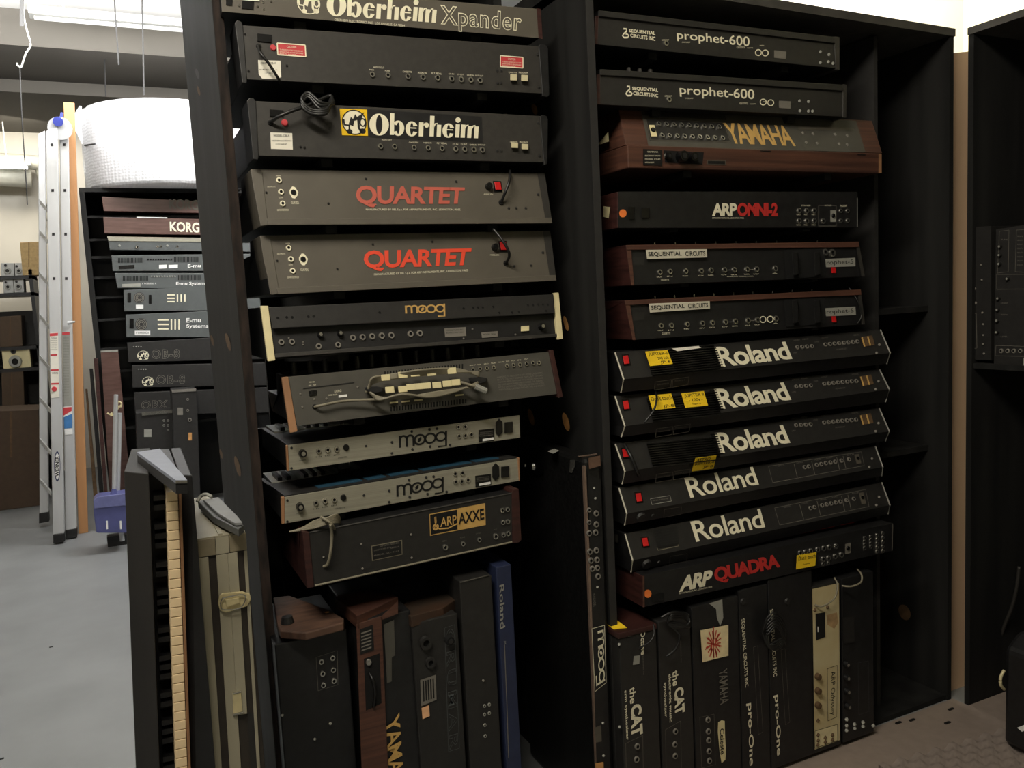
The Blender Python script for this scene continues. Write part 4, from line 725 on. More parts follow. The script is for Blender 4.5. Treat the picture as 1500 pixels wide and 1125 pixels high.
c = atZ(479, 897, zt+.001); part(th, 'wood_plug', MB().cyl(c, c+V((0, 0, .001)), .006, n=10), RAW)
sockets(th, F, [(470.5, 969), (487, 963.5), (472.5, 986.5), (488, 981), (473.5, 1003.5), (489, 997)], 4.4, off=.001); frame2(th, F, [(463, 963), (494, 953), (495, 1003), (466, 1012)], DIMP, .5, off=.0016); screws(th, F, [(413.5, 1048), (461, 1083), (484, 1060)], TAPE, 2.4)
th, F, A, B, z = upright('wood-fronted synthesizer on end with gold lettering on black', (521.7, 901), (600, 881), 2.0, .32, BLKM, WAL, .02)
pts = [atZ(*p, z+.0) for p in ((521.7, 900.5), (552.5, 889), (583, 874.4), (574, 869), (529, 865), (490, 874))]; pts[0].y = 1.985
part(th, 'end_board', MB().pushed(pts, (0, 0, -.035)), WAL, bev=.002)
part(th, 'wooden_front', MB().plate(F, [(521.7, 914), (559, 902), (571, 1180), (532, 1190)], 0, .012), WAL, bev=.002)
part(th, 'upper_board', MB().plate(F, [(559.5, 902), (583, 880), (583, 899), (560, 908)], 0, .010), WAL)
plate(th, 'rating_plate', F, [(527, 922), (546, 915), (548, 952), (528, 959)], INK, .012, .0136); mb = MB()
for i in range(6): mb.plate(F, [(529+i*.2, 927+i*5), (544, 922+i*5), (544.2, 924+i*5), (529.2, 929+i*5)], .0136, .0142)
part(th, 'captions', mb, DIMP, kind='stuff'); plate(th, 'inlet_recess', F, [(533, 965), (556, 957), (559, 1030), (536, 1041)], HOLE, .012, .013); sockets(th, F, [(540, 970)], 5, CHR, BLKG, 'plug', 'fuse_cap', .0135)
cable(th, F, [(541, 986, .014), (546, 996, .03), (549, 1015, .03), (547, 1035, .016)], CBK, .004)
plate(th, 'jack_panel', F, [(562, 915), (577, 908), (579, 960), (574, 963), (574, 998), (567, 1001)], KGR, .001, .004)
text(th, F, 'YAMAHA', [(585, 1043), (594, 1172), (573, 1180), (565, 1056)], GOLD, .02, .003, space=.92)
th, F, A, B, z = upright('black keyboard on end with dim outlined capitals down its side and a peach sticker', (602, 905), (669, 885), 1.99, .32, CHAR, BLKM, .02)
pts = [atZ(*p, z) for p in ((584, 893), (602, 903), (649, 890), (670.5, 876), (649, 867), (600, 876))]; part(th, 'end_board', MB().pushed(pts, (0, 0, -.03)), mat('scuffed_black_board', (40, 36, 30), .6, 0, .3, 6, rgb2=(64, 42, 28)), bev=.002)
plate(th, 'rating_plate', F, [(615.5, 996), (638.4, 988.5), (639.5, 1025), (617, 1034.5)], DIMP, .001, .003); mb = MB()
for i in range(5): mb.plate(F, [(619+i*3.6, 998-i), (621+i*3.6, 997.5-i), (622+i*3.6, 1027-i*1.2), (620+i*3.6, 1028-i*1.2)], .003, .0036)
part(th, 'captions', mb, INK, kind='stuff'); plate(th, 'peach_sticker', F, [(617.5, 1037), (628.5, 1033), (629.5, 1049), (619, 1053.5)], mat('peach_paper', (240, 186, 140), .8), .001, .003)
COOL = mat('dim_outline_print', (96, 102, 104), .6)
outlined(th, F, 'CRUMAR', [(665.5, 919), (671.5, 1095), (658.5, 1099), (653, 923)], COOL, CHAR, .02, .0, .002, 1.3); frame2(th, F, [(666, 915), (673, 1096), (657, 1101), (651.5, 920)], COOL, .5, off=.0016)
sockets(th, F, [(623, 941, 2.2), (630, 970, 1.8)], 4.6, CHAR, HOLE, off=.001); sockets(th, F, [(657, 936, 1.5)], 4.6, CHAR, HOLE, 'knob', 'mains_inlet', .001)
th, F, A, B, z = upright('plain charcoal keyboard on end between outlined-capital one and navy one', (673, 853), (720, 841), 1.99, .34, CHAR)
part(th, 'bright_edge', MB().tube([F.at(674, 853.5, .001), F.at(716, 842.5, .001)], .0016, 5, False), KGR)
sockets(th, F, [(709.5, 1034), (716.5, 1032), (709.5, 1046.5), (716.5, 1044.5), (710, 1062), (710.5, 1078)], 2.4, TAPE, off=.001); screws(th, F, [(708, 997)], DIMP, 2)
th, F, A, B, z = upright('navy blue keyboard on end with small silver vertical lettering', (726.5, 836), (748.5, 821), 1.99, .36, NAVY)
text(th, F, 'Roland', [(738, 855.5), (740, 918.5), (733, 922), (731.5, 857.5)], TAPE, .01, .002); part(th, 'worn_edge', MB().tube([F.at(739, 945, .001), F.at(742.5, 1030, .001), F.at(745, 1110, .001)], .0012, 5, False), DIMP)
text(th, F, 'JX', [(741, 938), (741.5, 944), (738.5, 945), (738, 939)], TAPE, 0, .002)

# road-cased synthesizer
th = thing('road_case_synthesizer', (1.15, 2.15, 0), 'tall black road-cased synthesizer on end between the bays, round lettering low down', 'synthesizer')
F = front(857, 672, 1.948); zc = F.at(857, 672).z
part(th, 'case', MB().box(1.118, 1.1775, 1.95, 2.40, .001, zc), mat('black_case_covering', (20, 20, 20), .38, 0, .4, 120, bump=.05), bev=.012)
part(th, 'metal_moulding', MB().box(1.1155, 1.1225, 1.946, 1.956, .02, zc-.02), mat('brown_metal_moulding', (150, 128, 114), .35, .5)); part(th, 'metal_moulding', MB().box(1.118, 1.1775, 1.975, 1.982, zc+.0005, zc+.003), MC['brown_metal_moulding'])
SF = Face((1.118, 0, 0), (-1, 0, 0)); part(th, 'corner_bracket', MB().plate(SF, [(766, 668), (786, 671), (796, 682), (795, 692), (786, 696), (768, 684)], 0, .006), BLKG)
c = SF.at(781, 683, .006); part(th, 'chrome_cap', MB().cyl(c, c+V((-.008, 0, 0)), .014, .010, 16), CHR); c = SF.at(769, 681, .006); part(th, 'chrome_screw', MB().cyl(c, c+V((-.004, 0, 0)), .008, .006, 12), CHR)
part(th, 'steel_corner', MB().plate(SF, [(835, 674), (843, 674), (843, 681), (838, 693), (834, 692)], 0, .003), CHR)
tp = Face((0, 0, zc), (0, 0, 1)); part(th, 'paper_label', MB().plate(tp, [(802, 661), (812, 657), (819, 660), (810, 664.5)], .0005, .0012), TAPE)
part(th, 'control_panel', MB().plate(F, [(861, 694), (880, 702), (896, 1190), (876, 1190)], 0, .003), BLKM)
sockets(th, F, [(862.5, 747, .8), (873, 752), (862.5, 765, .8), (873, 768), (862.5, 781), (872, 780), (863.5, 808), (873, 806), (865, 821), (874, 820), (867, 833), (874.5, 831.5), (875.5, 844)], 4, DIMP); screws(th, F, [(870, 715), (872, 730), (875, 860), (883, 1059), (884, 1107)], TAPE, 2)
plate(th, 'brown_tag', F, [(862, 671), (879, 667), (880, 682), (863, 687)], mat('brown_tag', (104, 80, 66), .5), .001, .003)
text(th, F, 'MOOG MUSIC', [(871.5, 868), (873, 886), (869.5, 889), (868, 871)], DIMP, 0); frame2(th, F, [(885.5, 916), (888, 1000), (871.5, 1013), (867, 921)], CRM, 1)
part(th, 'lettering', lay(MB(), F, *round_logo(), [(884.5, 922), (886.5, 997), (873, 1006), (871, 926)], .0042), CRM)
plate(th, 'metal_plate', F, [(871, 1066), (880.5, 1062), (881.5, 1086), (873, 1088)], GRY, .003, .0042); plate(th, 'torn_label', F, [(872, 1118), (884, 1116), (885, 1140), (873, 1140)], RAW, .003, .0042)

# ---------------------------------------------------------------- instruments standing on end, right bay
def lett(th, F, s, TL, TR, BR, BL, m=CRM, b=.02): text(th, F, s, [TL, TR, BR, BL], m, b, .002)
YR = 1.906
th, F, A, B, z = upright('black synthesizer on end with brown end board, lettered the CAT, beside the road case', (907, 933), (961, 909), YR, .35, CHAR, MAH, .016, .019)
part(th, 'end_board', MB().box(A.x-.006, B.x, YR-.004, YR+.34, z-.015, z+.002), MAH, bev=.003)
lett(th, F, 'the', (931, 1005), (931.7, 1029), (923, 1031.7), (922.3, 1008)); lett(th, F, 'CAT', (939.5, 1029), (942, 1074), (925, 1081.7), (924, 1034), b=.05); lett(th, F, 'srm synthesizer', (918.3, 1010), (921.3, 1083), (916.6, 1085), (913.6, 1013)); lett(th, F, 'Octave', (945, 922.5), (945.5, 958), (939, 960), (938.4, 925)); lett(th, F, 'electronics, inc', (943, 960), (944, 988), (942, 989), (941, 961), DIMP, 0)
plate(th, 'paper_label', F, [(928.5, 961), (937.5, 960), (936.5, 972.5), (927, 974)], TAPE, .001, .0025); frame2(th, F, [(941.6, 1077), (943, 1180), (918.5, 1190), (916.6, 1089)], DIMP, .6, off=.002)
sockets(th, F, [(933, 1093), (932, 1112)], 4, DIMP, off=.001); screws(th, F, [(902+5, 944), (907.5, 1065)], TAPE, 2); cable(th, F, [(957, 914, .0), (958, 930, .02), (950, 942, .02), (936, 949, .003)], CBK, .0025)
nn = thing('crumpled_paper', A+V((.01, .05, .003)), 'crumpled yellow paper lying on the brown end board, left end of the standing row', 'paper'); p_ = [V((A.x-.002, 1.93, z+.003)), V((A.x+.035, 1.92, z+.003)), V((A.x+.03, 2.05, z+.02)), V((A.x-.004, 2.06, z+.016))]
part(nn, 'sheet', MB().pushed(p_, (0, 0, .0015)), YEL)
th, F, A, B, z = upright('black synthesizer on end lettered the CAT with tangled cable on top', (964, 915), (1011, 896), YR, .35, CHAR, None, .016, .019)
lett(th, F, 'the', (993.5, 980), (994, 1003.5), (985.5, 1005.5), (985, 984)); lett(th, F, 'CAT', (1001, 1004), (1003.5, 1042), (988.8, 1049.4), (987.7, 1010), b=.05); lett(th, F, 'electronic music', (983.2, 985.6), (985, 1056.5), (981, 1058.5), (979.3, 988)); lett(th, F, 'synthesizer', (975.8, 999), (977.3, 1050), (973, 1052), (971.4, 1001)); lett(th, F, 'electronics, inc', (998, 937), (999, 970), (997, 971), (996, 938), DIMP, 0)
frame2(th, F, [(997, 1056), (999, 1180), (977, 1190), (974.8, 1069)], DIMP, .6, off=.002); sockets(th, F, [(989, 1071), (988, 1090), (988.5, 1107)], 3.6, DIMP, off=.001)
P = [(968, 905, .02)]
for k in range(4): P += [(985, 897+3*k, .03), (1004, 900+2*k, .02), (1010, 912+2*k, .03), (996, 920-2*k, .03), (978, 914-k, .02)]
cable(th, F, P+[(995, 930, .03), (990, 950, .03), (976, 962, .02)], CBK, .004)
th, F, A, B, z = upright('black synthesizer on end with grey capitals and a cream card taped to it', (1013, 895), (1081, 868), YR, .35, BLKM, None, .016, .019)
lett(th, F, 'YAMAHA', (1065, 978.5), (1067.5, 1029), (1055, 1032.8), (1053, 983), DIMP, .01)
plate(th, 'oval_name_plate', F, [(1052, 1058), (1057, 1055), (1061.5, 1056), (1062, 1075), (1063.5, 1102), (1062.5, 1113), (1057, 1118), (1054, 1100), (1051.5, 1072)], CHEEK, .001, .003); text(th, F, 'Celeste', [(1060.5, 1066), (1062, 1104), (1055.5, 1106), (1054.5, 1068)], INK, .02, .0036)
sockets(th, F, [(1036.5, 1054), (1037, 1071), (1037.5, 1084), (1038, 1100), (1038.6, 1114)], 3.6, DIMP, off=.001); frame2(th, F, [(1025, 1051), (1046, 1046), (1048, 1120), (1028, 1125)], DIMP, .5, off=.002)
plate(th, 'tape_strip', F, [(1038.5, 884), (1058, 878), (1059.5, 905), (1055, 917), (1050, 905), (1049, 892)], TAPE, .001, .003)
n = thing('cream_card', F.at(1046, 945, .006), 'cream card printed with a red burst, hanging on the grey-capitals synthesizer', 'card'); q = [(1026, 923.4), (1067, 915.2), (1067, 960.5), (1029, 970)]
part(n, 'paper', MB().plate(F, q, .0045, .0055), mat('cream_card_paper', (232, 214, 170), .8)); g = []
for i in range(22):
    a_ = i*math.pi/11+.1*(i % 3); r_ = .34+.12*((i*7) % 5)/5; g.append(strip2([(.5+.12*math.cos(a_), .47+.14*math.sin(a_)), (.5+r_*.75*math.cos(a_), .47+r_*math.sin(a_))], .035))
g += [strip2([(.5, .05), (.5, .98)], .03), strip2([(.4, .3), (.45, .6), (.55, .35), (.6, .62)], .07), strip2([(.38, .5), (.62, .42)], .06)]
part(n, 'printed_burst', lay(MB(), F, *merge(g), [(1032, 920), (1057, 916), (1057, 962), (1033, 966)], .0062), mat('red_ink', (190, 70, 52), .7))
for k, (a_, b_, s1, pr, fr_, lb) in enumerate([((1082, 868), (1124, 853), [(1090.5, 905.5), (1096.3, 1005), (1091, 1008), (1085.3, 908)], [(1102.5, 1029), (1105, 1120), (1096, 1123), (1093, 1031)], [(1103.6, 948), (1110, 946), (1117.6, 1072), (1111, 1076)], 'narrow black synthesizer on end, uncial lettering, between card and cable bundle'),
                                               ((1125, 853), (1189, 832), [(1132.5, 891.5), (1138.3, 990), (1132.3, 992), (1127, 894)], [(1141.8, 1016.5), (1144.5, 1104.5), (1136.5, 1109), (1132.6, 1019.5)], [(1144, 952), (1150, 950), (1157, 1058), (1150.5, 1062)], 'black synthesizer on end, dark cable bundle over its white lettering')]):
    th, F, A, B, z = upright(lb, a_, b_, YR, .35, BLKM, None, .016, .019)
    lett(th, F, 'SEQUENTIAL CIRCUITS INC', *s1, b=.01); lett(th, F, 'pro-One', *pr, b=.02); frame2(th, F, fr_, DIMP, .5, off=.002)
    if k:
        P = []
        for j in range(6): P += [(1116+j*2, 930-j*2, .02), (1124, 905+j*5, .03), (1138, 898+j*4, .035), (1150, 915+j*6, .03), (1146, 945-j*2, .03), (1128, 950-j, .03)]
        cable(th, F, P, CBK, .0032)
    sockets(th, F, [(b_[0]-36, 881)], 4, CHAR, HOLE, 'plug', 'mains_inlet', .001)
th, F, A, B, z = upright('cream-backed stained synthesizer on end, brightest of the row under the right bay', (1189.6, 862), (1229.6, 848), YR, .33, CHAR, None, 0, .019)
STN = mat('stained_cream_paint', (204, 194, 156), .6, 0, .1, 9, rgb2=(194, 176, 130)); h = lambda u, v: None
plate(th, 'rear_panel', F, [(1190, 863), (1229, 854), (1230.5, 1084), (1193.5, 1098)], STN, .0005, .0035)
plate(th, 'black_window', F, [(1194.6, 899), (1208.8, 897), (1209, 933), (1195.4, 938)], INK, .0035, .005); plate(th, 'rust_stain', F, [(1211, 901), (1226, 897), (1228, 912), (1222, 921), (1212, 915)], mat('brown_stain', (168, 138, 98), .8, 0, .3, 40), .0035, .004)
part(th, 'white_tick', MB().plate(F, [(1197.5, 918), (1199, 918), (1199, 926), (1197.7, 926)], .005, .0054), WHT)
frame2(th, F, [(1212, 979.4), (1226.5, 974.5), (1225.8, 1050), (1212.8, 1056)], INK, .9); text(th, F, 'ARP Odyssey', [(1223.5, 982), (1223, 1046), (1215.5, 1049), (1215, 985)], INK, -.005)
frame2(th, F, [(1194, 1071), (1226.5, 1061), (1227, 1084.5), (1194, 1096)], INK, 1); plate(th, 'white_box', F, [(1194, 1071), (1226.5, 1061), (1227, 1084.5), (1194, 1096)], mat('pale_paint', (222, 210, 168), .6), .0035, .004)
sockets(th, F, [(1196.2, 990), (1196.4, 1011), (1196.4, 1032)], 3.6, DARKW, DARKW, 'knob', 'rubber_button'); screws(th, F, [(1197.5, 1055), (1197.5, 1076), (1197.5, 1084), (1197, 1090.5), (1208, 1080), (1208, 1086.5), (1218.5, 1076), (1218.5, 1083), (1193, 893), (1211.5, 889)], DARKW, 2.4)
cable(th, F, [(1193.5, 886, .004), (1205, 888, .02), (1222, 877, .025), (1227, 858, .02), (1222, 846, .0)], CBL, .0028)
th, F, A, B, z = upright('black synthesizer on end with dim grey plate, last of the row under the right bay', (1233, 850), (1279, 834), YR, .33, BLKM, None, 0, .019)
plate(th, 'rating_plate', F, [(1234.5, 905), (1251.5, 903), (1252, 941), (1236, 943)], CHAR, .001, .003); frame2(th, F, [(1257, 971), (1272, 968), (1273, 1042), (1258, 1047)], COOL, .4, off=.002)
sockets(th, F, [(1238, 972), (1238.5, 992), (1239, 1012), (1240, 1034)], 3.4, DIMP, BLKM, 'knob', 'rubber_button', .001); screws(th, F, [(1240, 1054), (1240, 1063), (1240, 1070), (1251.5, 1061), (1252, 1067), (1264, 1058), (1264, 1064), (1279, 1063)], TAPE, 2.2)
cable(th, F, [(1233, 858, .01), (1247, 859, .03), (1261, 853, .03), (1262, 842, .02), (1256, 834, -.01)], CBL, .003)

# ---------------------------------------------------------------- by the left post: keyboard on end and flight case
th = thing('keyboard', (.04, 1.85, 0), 'black keyboard standing on end with ivory keys facing out, nearest the bare floor', 'keyboard')
g_ = [atZ(181, 684, 1.24), atZ(217, 685, 1.24)]; ra = [(g_[0].x, g_[0].y), (.026, 1.728), (.040, 2.08), (.0, 2.08)]
part(th, 'control_case', MB().loft([(x, y, .02) for x, y in ra], [(x, y, 1.24) for x, y in ra]), mat('scuffed_black_vinyl', (34, 32, 30), .6, 0, .3, 14, (1, 1, .2), .04), bev=.002)
lid = [atZ(*p, 1.262) for p in ((199, 655), (232.5, 648.5), (272, 691), (255, 692))]
part(th, 'end_cap', MB().pushed(lid, (0, 0, -.006)), mat('grey_blue_cap', (136, 142, 156), .5, 0, .05), 'grey-blue end cap')
part(th, 'end_block', MB().loft([p-V((0, 0, .0065)) for p in lid], [p-V((0, 0, .024)) for p in lid]), BLKM); c = atZ(257, 693, 1.262)
part(th, 'metal_clip', MB().loft([p-V((0, .0015, .001)) for p in (lid[3], lid[2])]+[p-V((0, .0015, .006)) for p in (lid[2], lid[3])], [p-V((0, .0, .001)) for p in (lid[3], lid[2])]+[p-V((0, .0, .006)) for p in (lid[2], lid[3])]), CHR)
KF = front(250, 715, 1.70); X0, X1, XB = KF.at(244, 712).x, KF.at(263, 712).x, KF.at(226, 712).x
rb = [(X1+.003, 1.715), (KF.at(284, 720).x, 1.70), (KF.at(284, 720).x+.004, 2.08), (X1+.006, 2.08)]
part(th, 'key_frame', MB().loft([(x+(.052 if i in (1, 2) else 0), y, .02) for i, (x, y) in enumerate(rb)], [(x, y, 1.236) for x, y in rb]), BLKM, bev=.002)
part(th, 'key_bed', MB().box(.027, X1+.002, 1.80, 2.08, .02, 1.235), BLKM); ztop = KF.at(250, 711).z; pit = (KF.at(250, 711).z-KF.at(250, 725.4).z)
part(th, 'edge_rail', MB().box(X1-.001, X1+.004, 1.697, 1.72, .02, ztop), WOODL)
wk = part(th, 'white_key', MB().box(X0, X1-.002, 1.70, 1.799, ztop-pit*.93, ztop), KEYI, bev=.001); bk = part(th, 'black_key', MB().box(XB, X0+.004, 1.745, 1.799, ztop-pit*1.25, ztop-pit*.7), BPL)
for i in range(1, int(ztop/pit)-1):
    o = wk.copy(); COL.objects.link(o); o.location.z -= i*pit
    if i % 7 not in (2, 6): o = bk.copy(); COL.objects.link(o); o.location.z -= i*pit
part(th, 'power_cable', MB().tube([V((g_[0].x+.0, 1.80, .50)), V((-.030, 1.785, .46)), V((-.035, 1.78, .40)), V((-.022, 1.79, .34)), V((g_[0].x, 1.80, .31))], .0045), CBK, smooth=True)
from math import sin, cos
a_ = math.radians(3.1); pv = V((.04, 1.8, 1.24)); r0 = V(th.location)-pv
th.rotation_euler.y = a_; th.location = pv+V((r0.x*cos(a_)+r0.z*sin(a_), r0.y, -r0.x*sin(a_)+r0.z*cos(a_)))+V((0, 0, -.012))

th = thing('flight_case', (.15, 1.95, 0), 'slim aluminium-edged flight case standing on end with gold latch, beside the ivory keys', 'case')
tq = [atZ(*p, 1.08) for p in ((289, 791), (359, 779), (309, 727), (283, 731))]
part(th, 'body', MB().loft([V((p.x, p.y, .001)) for p in tq], [p-V((0, 0, .002)) for p in tq]), mat('dark_brown_case_board', (48, 42, 36), .6, 0, .2, 30), bev=.002)
n_ = (tq[1]-tq[0]).cross(V((0, 0, 1))).normalized(); n_ = n_ if n_.y < 0 else -n_; F = Face(tq[0], n_)
def hq(u, py):  # a point on the case front: u across, py down the picture
    l = 289+(py-791)*.0655; r = 359.5+(py-779)*.0612; return (l*(1-u)+r*u, py-u*12)
def band(u0, u1, y0, y1, m, nm, o1=.003, bev=0): return plate(th, nm, F, [hq(u0, y0), hq(u1, y0), hq(u1, y1), hq(u0, y1)], m, 0, o1, bev=bev)
for u0, u1, y1 in ((0, .2, 1300), (.36, .60, 1300), (.6, .80, 1055), (.93, 1.0, 1300)): band(u0, u1, 818, y1, ALU, 'aluminium_rail', .004, .001)
band(.80, .93, 1055, 1300, CHAR, 'dark_panel'); CPL = mat('aged_corner_steel', (140, 130, 108), .4, .3)
band(.0, .36, 792, 817, CPL, 'corner_plate', .005, .001); band(.65, 1.0, 792, 817, CPL, 'corner_plate', .005, .001); band(.37, .64, 792, 817, ALU, 'aluminium_rail', .004)
part(th, 'top_plate', MB().pushed([p+V((0, 0, .002)) for p in tq], (0, 0, -.003)), ALU)
m0 = [a.lerp(b, .48) for a, b in ((tq[0], tq[1]), (tq[3], tq[2]))]; part(th, 'seam_rail', MB().loft([m0[0]+V((-.004, 0, .002)), m0[0]+V((.004, 0, .002)), m0[0]+V((.004, 0, .005)), m0[0]+V((-.004, 0, .005))], [m0[1]+V((-.003, 0, .002)), m0[1]+V((.003, 0, .002)), m0[1]+V((.003, 0, .005)), m0[1]+V((-.003, 0, .005))]), ALU)
lt = plate(th, 'latch', F, [(321, 873), (325, 869), (355, 866), (366, 870), (368, 878), (362, 888), (330, 898), (322, 894), (319, 884)], BRS, .004, .009, bev=.002)
plate(lt, 'latch_hasp', F, [(330, 878), (350, 875), (352, 884), (332, 890)], BRS, .009, .014, bev=.002); part(lt, 'latch_wire', MB().tube([F.at(326, 876, .014), F.at(352, 871, .014), F.at(360, 875, .014), F.at(352, 890, .014), F.at(328, 893, .014), F.at(323, 885, .014), F.at(326, 876, .014)], .0014, 6), CHR)
plate(th, 'hinge_plate', F, [(340.5, 1015), (353, 1012), (355.5, 1042), (342, 1046)], BRS, .004, .007, bev=.001); part(th, 'hinge_pin', MB().tube([F.at(341, 1047, .007), F.at(357, 1043, .007)], .0024, 6, False), CHR); part(th, 'hinge_pin', MB().tube([F.at(341, 1016, .007), F.at(353, 1013, .007)], .002, 6, False), CHR)
th = thing('plastic_cover', tq[0].lerp(tq[2], .5)+V((0, 0, .006)), 'grey angular plastic covers lying stacked on top of the flight case', 'plastic cover'); zc = 1.0865
sA = [atZ(*p, zc+.018) for p in ((289.5, 734), (318, 729), (345, 755), (357, 769), (349, 775), (312, 756))]; part(th, 'lower_cover', MB().pushed(sA, (0, 0, -.016)), mat('grey_cover', (92, 94, 94), .45, 0, .1, 20), bev=.002)
sB = [atZ(*p, zc+.026) for p in ((298, 732), (320, 728), (347, 755), (355, 765), (344, 766), (320, 752))]; part(th, 'upper_cover', MB().pushed(sB, (0, 0, -.006)), mat('pale_grey_cover', (128, 130, 130), .4, 0, .1, 20), bev=.001)
part(th, 'white_cable', MB().tube([atZ(289, 735, zc+.02), atZ(294, 727, zc+.03), atZ(302, 724, zc+.035), atZ(310, 728, zc+.03)], .004), TAPE, smooth=True)
# ---------------------------------------------------------------- back row: cabinet and its instruments
YB = 6.8; a0 = atY(115, 275, YB); zT = a0.z
BU = thing('shelving_unit', (a0.x+1.1, YB+.3, 0), 'black shelving unit in the back row with a bubble-wrap roll on top', 'shelving unit')
part(BU, 'side_panel', MB().box(a0.x, a0.x+.035, YB, YB+.6, 0, zT-.03), BLK); part(BU, 'side_panel', MB().box(a0.x+2.2, a0.x+2.235, YB, YB+.6, 0, zT-.03), BLK)
part(BU, 'top_board', MB().box(a0.x, a0.x+2.235, YB, YB+.6, zT-.0295, zT), BLK); part(BU, 'back_panel', MB().box(a0.x, a0.x+2.235, YB+.6, YB+.62, 0, zT), BLK)
BROWN = mat('glossy_brown_panel', (84, 60, 54), .35, 0, .12, 6, (1, 1, 6), rgb2=(106, 80, 73)); BGR = mat('slate_grey_panel', (84, 88, 88), .5, 0, .06, 20); YI = 6.78
def back_synth(label, q, m, group=None, ex=None):
    F = front(q[3][0], q[3][1], YI); P3 = [F.at(*p) for p in q]; xr = P3[0].x+1.05
    P3[1] = P3[0].lerp(P3[1], 1.05/max(.01, P3[1].x-P3[0].x)); P3[2] = P3[3].lerp(P3[2], 1.05/max(.01, P3[2].x-P3[3].x))
    th = thing('synthesizer', (P3[0].x+.5, YI+.2, P3[3].z), label, 'synthesizer', group)
    part(th, 'casing', MB().pushed(P3, (0, .38, 0)), m, bev=.003)
    z_ = min(P3[2].z, P3[3].z)-.002; part(BU, 'support_rail', MB().box(a0.x+.036, a0.x+2.199, YI+.06, YI+.10, z_-.018, z_), BLK); return th, F
for k, (q, t, c) in enumerate([([(149, 288), (300, 295), (300, 312), (152, 309)], [(248, 291), (291, 293), (291, 308), (248, 306)], MC['faint_grey_print']), ([(151, 318), (300, 321), (300, 344), (153, 342)], [(248.5, 324.5), (292, 326), (292, 341), (249, 339)], GOLD)]):
    th, F = back_synth('glossy brown panel synthesizer in the back row, %s' % ('topmost under the bubble-wrap roll' if not k else 'second from the top, with pale lettering'), q, BROWN); text(th, F, 'KORG', t, CRM if k else GRY, .03, .003)
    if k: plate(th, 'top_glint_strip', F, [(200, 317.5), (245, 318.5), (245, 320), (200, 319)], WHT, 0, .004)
th, F = back_synth('silver-topped grey synthesizer in the back row, below the brown pair', [(157, 346), (385, 350), (385, 369), (161, 366)], BGR); plate(th, 'silver_strip', F, [(157, 346), (380, 350), (380, 355), (159, 353)], SIL, 0, .006); text(th, F, 'AL', [(333.5, 344.5), (345, 345), (345, 352), (333.5, 351.5)], WHT, .02, .008); sockets(th, F, [(201, 362, 1.3), (231, 361), (236, 361), (260, 361)], 2.2, CHR, off=.001); screws(th, F, [(175, 360), (245, 360)], TAPE, 2)
def vents(th, F, x0, y0, n, h, st=2.1, sl=0):
    mb = MB()
    for i in range(n): mb.rect(F, x0+i*st, y0+i*st*sl, x0+i*st+1.1, y0+h+i*st*sl, 0, .002)
    part(th, 'slotted_vent', mb, HOLE, kind='stuff')
th, F = back_synth('slate synthesizer in the back row, slotted vents and two white labels', [(163, 374), (300, 372.5), (300, 397), (165, 397)], BGR); vents(th, F, 173, 378, 18, 7, sl=-.01); vents(th, F, 255, 376, 18, 8); screws(th, F, [(217+i*3.8, 380) for i in range(10)], HOLE, 1.4)
plate(th, 'white_label', F, [(233, 388), (244, 387.6), (244, 393), (233, 393.5)], WHT, 0, .003); plate(th, 'white_label', F, [(247, 388), (260.5, 387.6), (260.5, 392.5), (247, 393)], WHT, 0, .003); plate(th, 'mains_inlet', F, [(174, 389), (197, 388), (197, 393), (174, 394)], BLKG, 0, .003); text(th, F, 'E-mu', [(275, 387), (294, 386.5), (294, 391.5), (275, 392)], WHT, .03, .003)
th, F = back_synth('slate synthesizer in the back row, slotted vents above a white name', [(168, 400), (300, 400), (300, 423), (172, 422)], BGR); vents(th, F, 180, 404, 18, 7); vents(th, F, 261, 403, 16, 7); screws(th, F, [(222+i*3.8, 405) for i in range(10)], TAPE, 1.4); text(th, F, 'E-mu Systems', [(258, 413), (303, 412.5), (303, 419), (258, 418.5)], WHT, .02, .003); plate(th, 'mains_inlet', F, [(179, 416), (206, 415), (206, 420), (179, 420.5)], TAPE, 0, .003); small(th, F, [('A WARNING A', 208, 414, 229, 416.5)], WHT, .003)
def three(th, F, x, y, w_, st, h, bw):
    mb = MB()
    for i in range(3): mb.rect(F, x, y+i*st, x+w_, y+i*st+bw, 0, .003)
    for i in range(3): mb.rect(F, x+w_+3+i*(bw+3.4), y, x+w_+3+i*(bw+3.4)+bw, y+h, 0, .003)
    part(th, 'bar_emblem', mb, CRM)
def fan(th, F, x, y, r):
    vs, fs = disc(.5, .5, .5, .5, 24); part(th, 'fan_grille', lay(MB(), F, vs, fs, qd(x-r, y-r, x+r, y+r), .002), CHAR); mb = MB()
    for f_ in (.9, .65, .4): v2, f2 = ring(.5, .5, .5*f_, .5*f_, .5*f_-.05, .5*f_-.05); lay(mb, F, [(.5-.0+(a-.5), b) for a, b in v2], f2, [(x-r*f_, y-r*f_), (x+r*f_, y-r*f_), (x+r*f_, y+r*f_), (x-r*f_, y+r*f_)], .003)
    part(th, 'fan_ring', mb, DIMP)
th, F = back_synth('slate synthesizer in the back row with bar emblem and fan, upper of two', [(181, 425), (300, 420), (300, 455), (182, 456)], BGR); fan(th, F, 204, 436, 8); three(th, F, 245, 431, 11, 5, 11, 2); plate(th, 'switch_stack', F, qd(187, 429, 192, 443), BLKG, 0, .003); plate(th, 'white_label', F, qd(199, 446.5, 210, 452), WHT, 0, .003); plate(th, 'ribbon_connector', F, qd(218, 432, 222, 445), BLKG, 0, .003)
